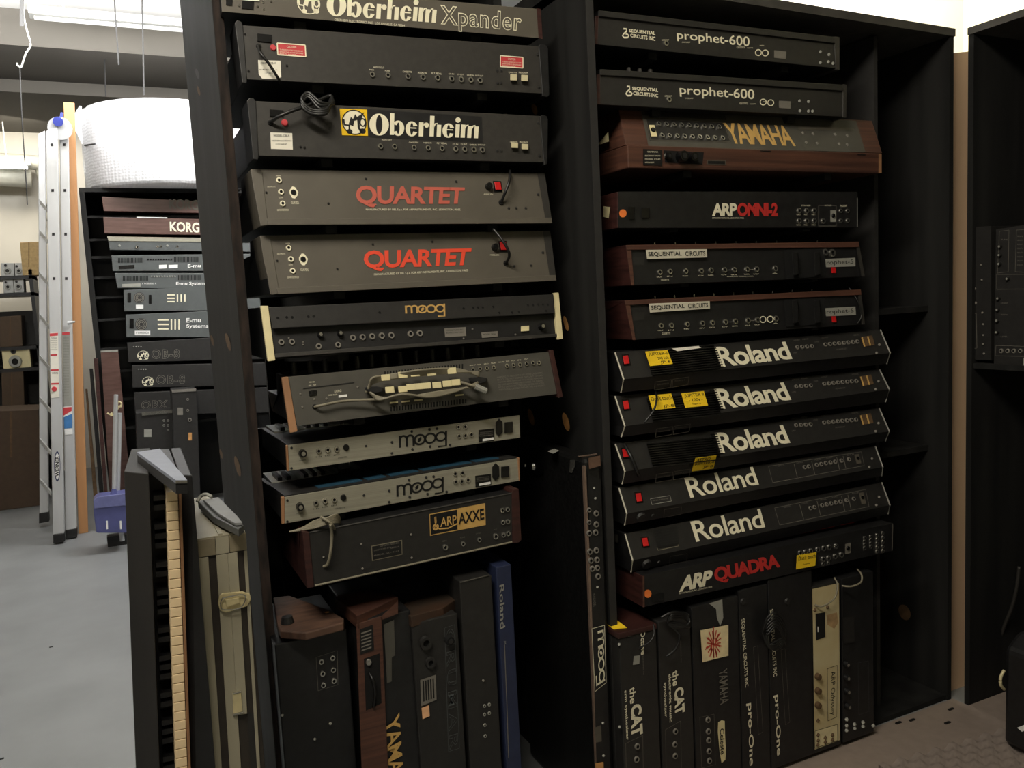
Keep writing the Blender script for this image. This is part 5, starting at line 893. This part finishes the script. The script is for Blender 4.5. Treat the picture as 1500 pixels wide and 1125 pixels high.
th, F = back_synth('slate synthesizer in the back row with bar emblem beside a two-line name', [(184, 461), (300, 456), (300, 494), (185, 494)], BGR); fan(th, F, 207, 475, 9); three(th, F, 231, 467.5, 16, 6.6, 15.5, 2.2); text(th, F, 'E-mu', [(273, 466), (294, 465.5), (294, 472), (273, 472.5)], WHT, .02, .003); text(th, F, 'Systems', [(273, 475), (305, 474.5), (305, 482), (273, 481.5)], WHT, .02, .003); plate(th, 'switch_stack', F, qd(190, 467, 196, 481), BLKG, 0, .003); plate(th, 'warning_label', F, qd(197.5, 484.5, 220, 491), WHT, 0, .003); small(th, F, [('A WARNING A', 199, 486, 218, 489)], INK, .004)
for k, (q, t, e) in enumerate([([(186, 502), (300, 495), (300, 528), (188, 531)], (222, 512, 263, 526), (201, 514, 218, 528)), ([(193, 535), (300, 533), (300, 566), (194, 568)], (229, 549.5, 271, 563), (208, 552, 225, 566))]):
    th, F = back_synth('black synthesizer back with outlined lettering in the back row, %s of two alike' % ('upper', 'lower')[k], q, CHAR); outlined(th, F, 'OB-8', qd(*t, sl=-.02), DIMP, CHAR, .035, .0, .003); lay_b = part(th, 'emblem', lay(MB(), F, *note_emblem(), qd(*e, sl=-.04), .003), CRM); screws(th, F, [(q[0][0]+10+i*3.5, q[0][1]+6) for i in range(4)], TAPE, 1.2)
th, F = back_synth('black synthesizer back in the back row half hidden behind upright boxes', [(196, 575), (300, 571), (300, 606), (198, 608)], CHAR); outlined(th, F, 'OBX', qd(207, 587, 246, 600, sl=-.03), DIMP, CHAR, .035, .0, .003)
for lb, q, y, ex in (('black keyboard on end with a bright metal top edge, in front of the back row', [(199, 605), (255, 601), (262, 775), (205, 778)], 6.45, 0), ('tall black keyboard on end with a grey top rim, in front of the back row', [(252, 572), (288, 570), (296, 775), (258, 776)], 6.40, 1)):
    F = front(*q[0], y); P3 = [F.at(*p) for p in q]; P3[2].z = P3[3].z = .001
    th = thing('synthesizer', ((P3[0].x+P3[1].x)/2, y+.12, 0), lb, 'synthesizer'); part(th, 'casing', MB().pushed(P3, (0, .26, 0)), CHAR, bev=.004)
    if not ex:
        plate(th, 'metal_edge', F, [(207, 604), (253, 600), (253, 605), (208, 609)], CHR, 0, .01); plate(th, 'inlet_plate', F, qd(211, 629, 222, 640), TAPE, 0, .003); plate(th, 'gold_tag', F, qd(238+40, 636, 281, 645), GOLD, 0, .001) if 0 else None; sockets(th, F, [(240, 616), (246, 616), (240, 623), (246, 623), (246, 630)], 1.8, TAPE, off=.001)
    else:
        plate(th, 'top_rim', F, [(251, 571), (287, 569), (287, 573), (252, 575)], DIMP, 0, .006); plate(th, 'inlet_plate', F, qd(260, 597, 268, 608), DIMP, 0, .003); plate(th, 'peach_tag', F, qd(276, 634, 281, 645), RAW, 0, .003); sockets(th, F, [(275, 585), (275, 601), (278, 615, 1.4)], 2.2, DIMP, off=.001)
# bubble-wrap roll
cx = atY(120, 210, 7.1).x+.6; BW = bpy.data.materials.new('bubble_wrap'); BW.use_nodes = True; nt = BW.node_tree; b = nt.nodes['Principled BSDF']; b.inputs['Base Color'].default_value = (.78, .78, .8, 1); b.inputs['Roughness'].default_value = .28; b.inputs['Transmission Weight'].default_value = .15
tc = nt.nodes.new('ShaderNodeTexCoord'); vo = nt.nodes.new('ShaderNodeTexVoronoi'); vo.inputs['Randomness'].default_value = .25; vo.inputs['Scale'].default_value = 46; bp = nt.nodes.new('ShaderNodeBump'); bp.inputs['Strength'].default_value = .35; bp.inputs['Distance'].default_value = .012; bp.invert = True
nt.links.new(tc.outputs['Object'], vo.inputs['Vector']); nt.links.new(vo.outputs['Distance'], bp.inputs['Height']); nt.links.new(bp.outputs[0], b.inputs['Normal'])
th = thing('bubble_wrap_roll', (cx, YB+.3, zT), 'fat roll of bubble wrap standing on the back row cabinet', 'bubble wrap'); zh = atY(200, 139, 6.5).z; RB_ = .6; yc = YB+.32
mb = MB(); nseg = 64; prof_ = [(.0, zT+.001), (.985, zT+.001), (1, zT+.03), (1.0, (zT+zh)/2), (.985, zh-.02), (.96, zh), (.3, zh+.005)]
vs = [V((cx+RB_*r*math.cos(2*math.pi*i/nseg)*(1+.01*math.sin(3*i)), yc+RB_*r*math.sin(2*math.pi*i/nseg), z)) for r, z in prof_ for i in range(nseg)]
mb.add(vs, [[j*nseg+i, j*nseg+(i+1) % nseg, (j+1)*nseg+(i+1) % nseg, (j+1)*nseg+i] for j in range(len(prof_)-1) for i in range(nseg)]); part(th, 'wound_sheet', mb, BW, smooth=True)
part(th, 'loose_end', MB().loft([V((cx-.60, yc-.1, zT+.35)), V((cx-.66, yc-.08, zT+.52)), V((cx-.59, yc-.12, zT+.62))], [V((cx-.585, yc-.1, zT+.35)), V((cx-.645, yc-.08, zT+.52)), V((cx-.575, yc-.12, zT+.62))]), BW)
FB = front(130, 212, yc-.58); mb = MB(); pp = [atY(124, 213, yc-.14), atY(131, 212, yc-.32), atY(139, 211, yc-.45)]
part(th, 'black_mark', MB().tube(pp, .006, 6), INK)
# ladder
LAD = mat('ladder_aluminium', (196, 197, 198), .42, .3, .06, 10, (1, 1, .1), .01)
th = thing('ladder', (-.45, 6.7, 0), 'folded aluminium ladder with warning labels standing beside the back row', 'ladder')
def rail(q, y, dy=.075, nm='rail'):
    F = front(*q[3], y); P3 = [F.at(*p) for p in q]; z_ = min(P3[2].z, P3[3].z); part(th, nm, MB().pushed(P3, (0, dy, 0)), LAD, bev=.004); return F
F1 = rail([(67, 192), (84, 186), (94, 782), (77.5, 785)], 6.42); F2 = rail([(87, 196), (100, 199), (112, 776), (96, 779)], 6.52); F0 = rail([(56, 196), (66, 191), (71, 752), (58, 754)], 7.02)
F3 = front(57, 200, 6.42); part(th, 'hinge_disc', MB().cyl(F2.at(88, 188, .09), F2.at(88, 188, -.05), .075, n=20), LAD); part(th, 'blue_knob', MB().cyl(F2.at(85, 178, .12), F2.at(85, 178, .06), .032, .028, 14), mat('blue_plastic', (52, 62, 140), .4))
part(th, 'blue_lever', MB().tube([F2.at(89, 176, .08), F2.at(91, 165, .08)], .01, 6, False), MC['blue_plastic'])
for y in (305, 350, 412, 473, 533, 594, 655, 714): 
    a_, b_ = F0.at(58, y-10), F1.at(75, y+10); part(th, 'rung', MB().loft([a_+V((0, 0, .016)), a_+V((.0, .05, .016)), a_+V((0, .05, -.016)), a_+V((0, 0, -.016))], [b_+V((0, -.0, .016)), b_+V((.0, .05, .016)), b_+V((0, .05, -.016)), b_+V((0, 0, -.016))]), LAD)
for F_, q in ((F1, [(77.5, 783), (94.5, 781), (95, 793), (78, 796)]), (F2, [(96, 777), (112.5, 774), (113, 787), (96.5, 790)]), (F0, [(57, 752), (71, 750), (72, 764), (57, 767)])): part(th, 'rubber_foot', MB().pushed([F_.at(*p, .01) for p in q], (0, .095, 0)), BLKM, bev=.004)
for F_, x in ((F1, 74), (F2, 92)):
    for y in (212, 279, 343, 408): plate(th, 'rung_hole', F_, [(x+(y-212)*.016, y-2), (x+4+(y-212)*.016, y-2), (x+4+(y-212)*.016, y+2), (x+(y-212)*.016, y+2)], INK, 0, .002)
plate(th, 'warning_label', F1, [(73, 488), (85, 487), (87, 582), (75, 583)], PAPER, .0, .002); plate(th, 'warning_label', F2, [(91, 487), (102, 486), (105, 594), (94, 595)], TAPE, .0, .002)
for q in ([(73, 488.5), (85, 487.5), (85, 491.5), (73, 492.5)], [(74, 519), (84, 518.5), (84, 521), (74, 521.5)], [(74.5, 541), (86, 540.5), (86, 543), (74.5, 543.5)], [(75, 561), (86.5, 560.5), (86.5, 563), (75, 563.5)]): plate(th, 'red_band', F1, q, REDL, .002, .003)
plate(th, 'red_band', F2, [(91, 487), (102, 486), (102, 490), (91, 491)], REDL, .002, .003); sockets(th, F1, [(79.5, 570)], 4.5, REDL, REDL, 'plug', 'red_sign', .002)
small(th, F1, [('DANGER', 75, 494, 84, 496.5)]+[('FAILURE TO FOLLOW', 74, 498+i*3.3, 84, 499.6+i*3.3) for i in range(5)]+[('WARNING', 76, 545, 85, 548)], INK, .0035); small(th, F2, [('KEEP BODY CENTERED', 93, 494+i*4, 101, 496+i*4) for i in range(22)], DIMP, .0035)
plate(th, 'maker_label', F2, [(92.5, 596), (105, 595), (106.5, 636), (95, 637)], WHT, 0, .003); plate(th, 'red_band', F2, [(92.5, 597), (105, 596), (105, 602), (92.8, 609)], REDL, .003, .004); plate(th, 'blue_band', F2, [(93.5, 611), (105.5, 606), (106, 627), (94, 628)], mat('blue_print', (60, 120, 180), .6), .003, .004)
vs, fs = disc(.5, .5, .5, .5, 24); OV = [(79, 661), (88.5, 660.5), (88.5, 705), (79.5, 706)]; ob = part(th, 'oval_badge', lay(MB(), F1, vs, fs, OV, .002), mat('badge_blue', (40, 50, 90), .5)); part(ob, 'oval_badge_ground', lay(MB(), F1, vs, fs, [(80, 664), (87.5, 663.5), (87.5, 702), (80.5, 703)], .003), WHT); text(ob, F1, 'WERNER', [(81, 698), (81, 668), (86.5, 668), (86.5, 698)], INK, .03, .004)
part(th, 'locking_pin', MB().cyl(F2.at(99, 473, .03), F2.at(110, 471, .03), .012, .006, 10), LAD)
# planks and boards leaning by the ladder
def lean(name, label, q, y, dy, m, top=.0, cat='plank'):
    F = front(*q[3], y); P3 = [F.at(*p) for p in q]; P3[2].z = P3[3].z = .001; P3[0].y += top; P3[1].y += top
    t = thing(name, ((P3[2].x+P3[3].x)/2, y+dy/2, 0), label, cat); part(t, 'board', MB().pushed(P3, (0, dy, 0)), m, bev=.002); return t
lean('wood_plank', 'tall orange pine plank leaning beside the ladder', [(93, 149.5), (109, 150.5), (127, 760), (113, 760)], 6.64, .04, OAK)
lean('wood_plank', 'short brown plank leaning beside the orange pine plank', [(125, 570), (128, 570), (146, 760), (139, 760)], 6.66, .03, DARKW); lean('wood_plank', 'thin dark plank leaning third from the ladder', [(131, 540), (136, 540), (155, 760), (148, 760)], 6.64, .03, BLKM); lean('wood_plank', 'dark brown strip leaning just left of the dustpan', [(137, 525), (143, 525), (160, 760), (155, 760)], 6.60, .03, MAH)
t = lean('brown_panel', 'brown glossy panel with pale top edge standing behind the dustpan', [(147.5, 514), (173, 512.5), (196, 760), (163, 760)], 6.72, .03, BROWN, cat='panel'); F = front(147, 514, 6.72); plate(t, 'pale_top_edge', F, [(147.5, 513.5), (173, 512), (173, 515), (147.5, 516)], TAPE, 0, .003)
# dustpan with its stick, and broom handle
PURP = mat('violet_blue_plastic', (84, 88, 140), .35, 0, .06)
th = thing('dustpan', (0.03, 5.9, 0), 'violet-blue upright lobby dustpan standing on the floor', 'dustpan'); F = front(140, 780, 5.95)
o3 = [F.at(*p) for p in ((141, 781), (137, 752), (137, 733), (143, 728.5), (186, 723), (190, 728), (190, 778), (186, 781))]; o3 = [V((p.x, p.y, max(p.z, .002))) for p in o3]
part(th, 'pan', MB().pushed(o3, (0, .16, 0)), PURP, bev=.01); plate(th, 'pan_lip', F, [(136.5, 733), (143, 727.5), (190, 722), (190, 740), (138, 745)], mat('pale_violet_plastic', (108, 112, 160), .4), 0, .012, bev=.004)
part(th, 'stick', MB().tube([F.at(167, 724, -.05), F.at(168, 650, -.05), F.at(170, 578, -.05)], .013, 8, False), LAD); part(th, 'collar', MB().cyl(F.at(166.5, 728, -.05), F.at(167, 716, -.05), .03, .014, 10), PURP)
for x in (157, 177): part(th, 'white_clip', MB().tube([F.at(x, 775, .01), F.at(x-.5, 763, .01)], .006, 6, False), WHT)
th = thing('broom_stick', (.06, 6.0, 0), 'second thin grey stick leaning with the dustpan, tied with twine', 'broom'); F = front(172, 700, 6.12); part(th, 'stick', MB().tube([F.at(172, 724), F.at(175, 605)], .016, 8, False), LAD); part(th, 'stick_end', MB().tube([V((F.at(172, 724).x, 6.12, .03)), F.at(172, 724)], .016, 8, False), LAD); part(th, 'bristle_head', MB().box(F.at(172, 724).x-.09, F.at(172, 724).x+.09, 6.12-.0, 6.2, .0, .07), BLKM)
part(th, 'twine', MB().tube([F.at(x, y, .03) for x, y in ((157, 605), (161, 607), (164, 605), (162, 609), (168, 606), (173, 598), (178, 592), (174, 588), (172, 594), (178, 596))], .005, 5), CHEEK)

# ---------------------------------------------------------------- ceiling fixtures, pipes, wires
TUBE = mat('lit_tube', (255, 255, 250), .5, emit=9); HOUS = mat('fixture_housing', (172, 172, 168), .5, .3)
def fixture(label, p0, p1, y, zz, n=2, grp=None, on=True):
    a, b = atY(*p0, y), atY(*p1, y); t = thing('fluorescent_light', ((a.x+b.x)/2, y, a.z), label, 'ceiling light', grp); z_ = zz
    part(t, 'housing', MB().box(a.x, b.x, y-.05, y+.08, z_, z_+.05), HOUS)
    for k in range(n): part(t, 'tube', MB().tube([(a.x+.03, y-.02+.06*k, z_-.02), (b.x-.03, y-.02+.06*k, z_-.02)], .014, 8, False), TUBE if on else HOUS)
    for s in (a.x+.2, b.x-.2): part(t, 'hanger', MB().box(s, s+.01, y, y+.01, z_+.05, 3.75 if y < 7 else 3.5), HOUS)
    return t
fixture('long grey fluorescent fitting hanging under the bright ceiling, nearer of the two', (42, 18), (400, 50), 6.4, atY(42, 22, 6.4).z, 1, on=False)
fixture('twin-tube fluorescent fitting under the soffit beyond the bubble-wrap roll', (46, 130), (252, 140), 8.3, atY(46, 131, 8.3).z)
th = thing('hanging_wire', (-.4, 6.3, 3), 'bracket with a dangling curled white wire at the top left', 'wire'); F = front(30, 20, 6.3)
part(th, 'bracket', MB().rect(F, 29, -20, 35, 38, 0, .03), CHAR); part(th, 'wire', MB().tube([F.at(x, y, .02) for x, y in ((34, 10), (36, 30), (41, 50), (45, 66), (38, 78), (34, 90), (31, 98), (26, 96), (25, 92))], .006, 6), TAPE, smooth=True)
part(th, 'thin_cord', MB().tube([F.at(29, 95, -.02), F.at(32, 170, -.02), F.at(38, 262, -.02), F.at(40, 300, -.02)], .0035, 5), CHAR)
for i, (x, y0, y1, lb) in enumerate([(152, 72, 141, 'dark drop wire hanging left of the roll top'), (166, 36, 95, 'slanting dark wire below the nearer fitting'), (208, 58, 139, 'pale drop wire hanging over the roll')]):
    F = front(x, y0, 7.2 if i == 0 else 6.35); t = thing('drop_wire', F.at(x, y1), lb, 'wire'); part(t, 'wire', MB().tube([F.at(x, y0-(20 if i == 0 else 60)), F.at(x+(8 if i == 1 else 3), y1)], .005, 5, False), CHAR)
PIPE = mat('grey_duct', (168, 166, 154), .5, .2, .06)
for y_, r_, x1, lb in ((238, .07, 48, 'upper of the two grey pipes along the far wall'), (262, .085, 46, 'lower fat grey pipe along the far wall')):
    a, b = atY(-120, y_-9, 9.3), atY(x1, y_, 9.3); t = thing('pipe', ((a.x+b.x)/2, 9.3, b.z), lb, 'pipe'); part(t, 'duct', MB().tube([a, b, b+V((.08, 0, -.06)), b+V((.1, 0, -.3)), b+V((.1, 0, -.55))] if y_ < 250 else [a, b], r_, 12, y_ < 250), PIPE, smooth=True)
    for f_ in (.3, .7): c = a.lerp(b, f_); part(t, 'strap', MB().cyl(c+V((-.01, 0, 0)), c+V((.01, 0, 0)), r_+.006, n=12), HOUS)
a = atY(-60, 232, 9.2); t = fixture('lit strip light low on the far wall between the pipes', (-60, 244), (46, 246), 9.12, atY(46, 243, 9.12).z, 1)

# ---------------------------------------------------------------- far rack with speakers and boxes
YF = 8.6; fz = lambda px, py: atY(px, py, YF)
FRK = thing('rack', (-.9, YF+.25, 0), 'dark open rack of loudspeakers and boxes at the far left', 'rack'); xl, xr = fz(-60, 500).x, fz(58, 500).x
for py in (404, 429, 508, 540, 600, 650): z_ = fz(20, py).z; part(FRK, 'shelf', MB().box(xl, xr, YF, YF+.5, z_-.03, z_), BLKM)
for x_ in (xl, xr): part(FRK, 'post', MB().box(x_-.03, x_, YF, YF+.5, 0, fz(20, 395).z), BLKM)
part(FRK, 'back_panel', MB().box(xl, xr, YF+.5, YF+.52, 0, fz(20, 455).z), BLKM)
GS = mat('grey_speaker_cabinet', (176, 176, 172), .6, 0, .05); TANW = mat('tan_particle_board', (176, 148, 98), .7, 0, .15, 40); CARD = mat('brown_cardboard', (78, 62, 46), .8, 0, .08)
def speaker(label, q, m, sh, r=8, grp=None):
    F = front(*q[3], YF+.02); P3 = [F.at(*p) for p in q]; zb = fz(20, sh).z; P3[2].z = P3[3].z = zb+.001; t = thing('loudspeaker', ((P3[2].x+P3[3].x)/2, YF+.1, zb), label, 'loudspeaker', grp)
    part(t, 'cabinet', MB().pushed(P3, (0, .22, 0)), m, bev=.004); cx_ = (q[0][0]+q[1][0])/2; cy_ = (q[0][1]*.35+q[3][1]*.65)
    sockets(t, F, [(cx_, cy_)], r, TAPE, BLKG, 'jack', 'woofer', .0); sockets(t, F, [(cx_-3, cy_-r*1.35)], r*.42, CHAR, BLKG, 'jack', 'tweeter', .0)
speaker('small grey loudspeaker on the rack top, left one beside the tan board', [(1, 385), (21, 385), (21, 403), (1, 403)], GS, 404, 6); speaker('small grey loudspeaker on the rack top, partly behind the tan board', [(22, 385), (33, 385), (33, 403), (22, 403)], GS, 404, 5)
speaker('grey loudspeaker on the upper shelf of the far rack, left one', [(4, 408), (19, 407), (20, 426), (5, 427)], GS, 429, 5); speaker('grey loudspeaker on the upper shelf of the far rack, right one', [(20, 407), (34, 407), (35, 426), (21, 427)], GS, 429, 5.5)
speaker('large cream loudspeaker on the middle shelf of the far rack', [(2, 510), (43, 508), (46, 538), (5, 540)], CHEEK, 540, 11)
def crate(label, q, y, m, sh=None, name='cardboard_box', cat='box', d=.3):
    F = front(*q[3], y); P3 = [F.at(*p) for p in q]; zb = fz(20, sh).z+.001 if sh else .001; P3[2].z = P3[3].z = zb; t = thing(name, ((P3[2].x+P3[3].x)/2, y+d/2, zb), label, cat); part(t, 'carton', MB().pushed(P3, (0, d, 0)), m, bev=.004)
    c = [(q[0][0]*.55+q[1][0]*.45, q[0][1]), (q[0][0]*.5+q[1][0]*.5, q[0][1])]; plate(t, 'tape_strip', F, [c[0], c[1], (c[1][0], q[3][1]-2), (c[0][0], q[3][1]-2)], DARKW, 0, .002); return t
crate('tan board box with two dark dots standing on the far rack', [(29, 355), (57, 354), (59, 394), (32, 393)], YF, TANW, 404, 'tan_box')
crate('brown carton on the far rack below the small speakers', [(0, 464), (31, 462), (33, 505), (0, 508)], YF, CARD, 508); crate('brown carton in the dark lower part of the far rack', [(2, 545), (34, 544), (36, 596), (3, 597)], YF, CARD, 600)
crate('big brown carton standing on the floor by the ladder', [(-20, 603), (56, 600), (58, 672), (-20, 672)], 7.9, mat('kraft_cardboard', (74, 58, 44), .8, 0, .08), None, d=.5)
t = thing('pallet', (-.9, 7.0, 0), 'low wooden pallet on the floor left of the ladder', 'pallet'); pa_ = [atZ(*p, .16) for p in ((-30, 692), (17, 700), (56, 692), (50, 688), (-30, 686))]
part(t, 'deck', MB().pushed(pa_, (0, 0, -.03)), mat('pallet_wood', (122, 96, 66), .8, 0, .15, 12)); 
for i in range(3): p = pa_[1].lerp(pa_[2], .08+.4*i); part(t, 'block', MB().box(p.x-.06, p.x+.03, p.y+.02, p.y+.1, .001, .129), MC['pallet_wood'])
pb_ = [pa_[0].lerp(pa_[1], .97), pa_[1]]; part(t, 'side_label', MB().box(pa_[1].x+.02, pa_[1].x+.2, pa_[1].y-.001, pa_[1].y+.012, .03, .12), TAPE)

# ---------------------------------------------------------------- right foreground
t = thing('floor_mat', (2.1, 1.5, 0), 'brownish grey underlay lying along the foot of the right shelving unit', 'mat'); part(t, 'sheet', MB().loft([(1.2, .73, .0005), (3.11, .73, .0005), (3.11, 1.884, .0005), (2.614, 1.884, .0005), (2.614, 1.944, .0005), (1.2, 1.944, .0005)], [(1.2, .73, .004), (3.11, .73, .004), (3.11, 1.884, .004), (2.614, 1.884, .004), (2.614, 1.944, .004), (1.2, 1.944, .004)]), mat('brown_grey_underlay', (142, 128, 118), .85, 0, .06, 30, bump=.02))
t = thing('foam_sheet', (2.35, 1.35, .005), 'egg-crate acoustic foam sheet on the floor in the bottom right corner', 'foam'); mb = MB(); nx, ny = 60, 56; x0, x1, y0, y1 = 2.0, 3.0, .95, 1.74
vs = []
for j in range(ny+1):
    for i in range(nx+1):
        x = x0+(x1-x0)*i/nx; y = y0+(y1-y0)*j/ny; yy = y-(x-2.0)*.10; s = .5+.5*math.sin(x*2*math.pi/.07)*math.sin(y*2*math.pi/.07); vs.append(V((x, yy, .02+.028*s)))
mb.add(vs, [[j*(nx+1)+i, j*(nx+1)+i+1, (j+1)*(nx+1)+i+1, (j+1)*(nx+1)+i] for j in range(ny) for i in range(nx)]); lo = [V((v.x, v.y, .0055)) for v in vs]
k0 = len(mb.v); edge = [i for i in range(nx+1)]+[j*(nx+1)+nx for j in range(1, ny+1)]+[ny*(nx+1)+i for i in range(nx-1, -1, -1)]+[j*(nx+1) for j in range(ny-1, 0, -1)]
mb.add([lo[i] for i in edge]+[vs[i] for i in edge], [[a, (a+1) % len(edge), len(edge)+(a+1) % len(edge), len(edge)+a] for a in range(len(edge))]+[list(range(len(edge)))])
part(t, 'foam', mb, mat('grey_brown_foam', (132, 120, 112), .95, 0, .05), smooth=True)
FX = Face((2.64, 0, 0), (-1, 0, 0))
def module(label, q, d=.3):
    P3 = [FX.at(*p) for p in q]; z_ = min(P3[2].z, P3[3].z); P3[2].z = P3[3].z = z_; t = thing('modular_panel', V((2.64+d/2, (P3[0].y+P3[1].y)/2, z_)), label, 'synthesizer'); part(t, 'casing', MB().pushed(P3, (d, 0, 0)), CHAR); return t
t = module('narrow black keyboard with buttons and a display, on end in the corner unit', [(1417, 333), (1452, 331), (1452, 528), (1417, 526)])
sockets(t, FX, [(1422, 350), (1422, 361)]+[(x, y) for y in (374, 387, 396, 404) for x in (1418.5, 1422.5, 1426.5)]+[(1424, 418), (1424, 428), (1420, 423), (1428, 423), (1424, 439), (1424, 449), (1420, 444), (1429, 444)], 2.2, DIMP, DIMP, 'plug', 'button', .001); plate(t, 'display', FX, [(1419.5, 459), (1430, 459), (1431, 510), (1420, 511)], INK, 0, .003); frame2(t, FX, [(1419.5, 459), (1430, 459), (1431, 510), (1420, 511)], DIMP, 1, off=.0036)
plate(t, 'bright_dial', FX, [(1420, 335), (1422, 334), (1422, 340), (1420, 341)], WHT, 0, .003); screws(t, FX, [(1437, 388), (1438, 410), (1439, 458), (1440, 475), (1440, 491), (1440, 504), (1441, 518)], DIMP, 1.6)
t = module('large black modular panel with knobs, cut off by the right edge of the photo', [(1459, 336), (1530, 325), (1530, 542), (1456, 532)])
sockets(t, FX, [(1466, 361), (1465.5, 373.5), (1465, 386.5), (1463.5, 437), (1462.5, 453.5), (1462, 469.5), (1461.5, 486.5), (1477, 408)], 3, TAPE, CHAR, 'knob', 'control_knob', .0); frame2(t, FX, [(1464, 339), (1478, 337), (1477, 398), (1461, 400)], DIMP, .6, off=.001); frame2(t, FX, [(1489, 337), (1520, 335), (1520, 400), (1487, 398)], DIMP, .6, off=.001); frame2(t, FX, [(1460, 402), (1520, 402), (1520, 423), (1460, 424)], DIMP, .6, off=.001); frame2(t, FX, [(1459, 506), (1520, 508), (1520, 523), (1458, 521)], DIMP, .6, off=.001)
sockets(t, FX, [(1467, 514), (1476.5, 514), (1485.5, 514), (1495, 514)], 3.4, DIMP, HOLE, off=.0); small(t, FX, [(s, 1466, y, 1476, y+2) for s, y in (('TUNE', 350), ('RANGE', 443), ('WIDTH', 460), ('LEVEL', 492))]+[('OSCILLATOR', 1490, 345+i*6, 1499, 347+i*6) for i in range(8)], DIMP, .001)
plate(t, 'cream_tag', FX, [(1499, 524), (1506, 524), (1506, 538), (1498, 538)], TAPE, 0, .002)
t = thing('equipment_case', (2.52, 1.56, .05), 'rounded black case with a cream handle at the bottom right edge of the photo', 'case'); FE = front(1471, 1000, 1.62); a, b = FE.at(1471, 940), FE.at(1560, 930)
part(t, 'body', MB().loft([V((a.x, 1.62, .05)), V((a.x+.35, 1.62, .05)), V((a.x+.35, 1.62, a.z+.03)), V((a.x+.06, 1.62, a.z+.02)), V((a.x, 1.62, a.z-.02))], [V((a.x, 1.32, .05)), V((a.x+.35, 1.32, .05)), V((a.x+.35, 1.32, a.z+.03)), V((a.x+.06, 1.32, a.z+.02)), V((a.x, 1.32, a.z-.02))]), BLKM, bev=.015)
part(t, 'cream_handle', MB().tube([FE.at(1471, 982, -.05), FE.at(1466, 992, -.05), FE.at(1466, 1003, -.05), FE.at(1471, 1010, -.05)], .005), CHEEK, smooth=True); part(t, 'white_tag', MB().plate(Face((a.x-.001, 0, 0), (-1, 0, 0)), [(1490, 1066), (1500, 1062), (1506, 1068), (1497, 1072)], 0, .002), WHT)
t = thing('cable', (2.75, 1.86, 0), 'dark grey cable hanging down in a slant inside the corner shelving unit', 'cable'); part(t, 'cord', MB().tube([atX(*p, 2.8) for p in ((1444, 1021), (1452, 985), (1462, 945), (1472, 915), (1482, 890), (1489, 862), (1493, 830))], .006), DGR, smooth=True)
for i, (x, y) in enumerate(((1336, 1055), (1316, 1059), (1393, 1039), (1388, 1059))):
    c = atZ(x, y, .005); t = thing('debris_chip', c, ('dark chip on the underlay midway along the right shelving unit, nearer the middle', 'longer dark chip on the underlay nearest the cream-backed synthesizer', 'dark scrap on the underlay at the foot of the tan plank', 'tiny dark chip on the underlay below the tan plank')[i], 'debris'); part(t, 'chip', MB().box(c.x-.012, c.x+.012, c.y-.004, c.y+.004, .0042, .008), BLKM)
for x, y, lb in ((75, 948, 'small dark scrap on the bare floor left of the keyboard on end'), (2, 1112, 'dark scrap on the floor at the bottom left corner')):
    c = atZ(x, y, .0); t = thing('debris_chip', c, lb, 'debris'); part(t, 'chip', MB().box(c.x-.008, c.x+.008, c.y-.004, c.y+.004, .0002, .003), BLKM)

# ---------------------------------------------------------------- groups of like things
GR = (('fat lettering', None), ('seven-letter name', 'grey-brown string synthesizers in the left bay'), ('silver-backed slim', 'silver-backed slim synthesizers'), ('white uncial name', 'slim uncial-lettered synthesizers at the top of the right bay'),
      ('wood-trimmed black', 'wood-trimmed black synthesizers'), ('of the five alike', 'five cream-lettered black synthesizers'), ('the CAT', 'cat-lettered synthesizers on end'), ('uncial lettering, between', 'narrow uncial-lettered synthesizers on end'), ('cable bundle over', 'narrow uncial-lettered synthesizers on end'),
      ('sticky note', 'yellow sticky notes'), ('outlined lettering in the back row', 'outlined-lettered synthesizers in the back row'), ('bar emblem', 'slate synthesizers with bar emblems'), ('glossy brown panel', 'brown-panelled synthesizers in the back row'),
      ('grey loudspeaker', 'small grey loudspeakers on the far rack'), ('brown carton', 'brown cartons'), ('plank', 'planks leaning by the ladder'), ('chip', 'dark chips on the underlay'), ('drop wire', 'drop wires'), ('pipe', 'pipes along the far wall'))
for o in COL.objects:
    if o.parent is None and o.get('label') and not o.get('group'):
        for k_, g_ in GR:
            if k_ in o['label']:
                if g_: o['group'] = g_
                break
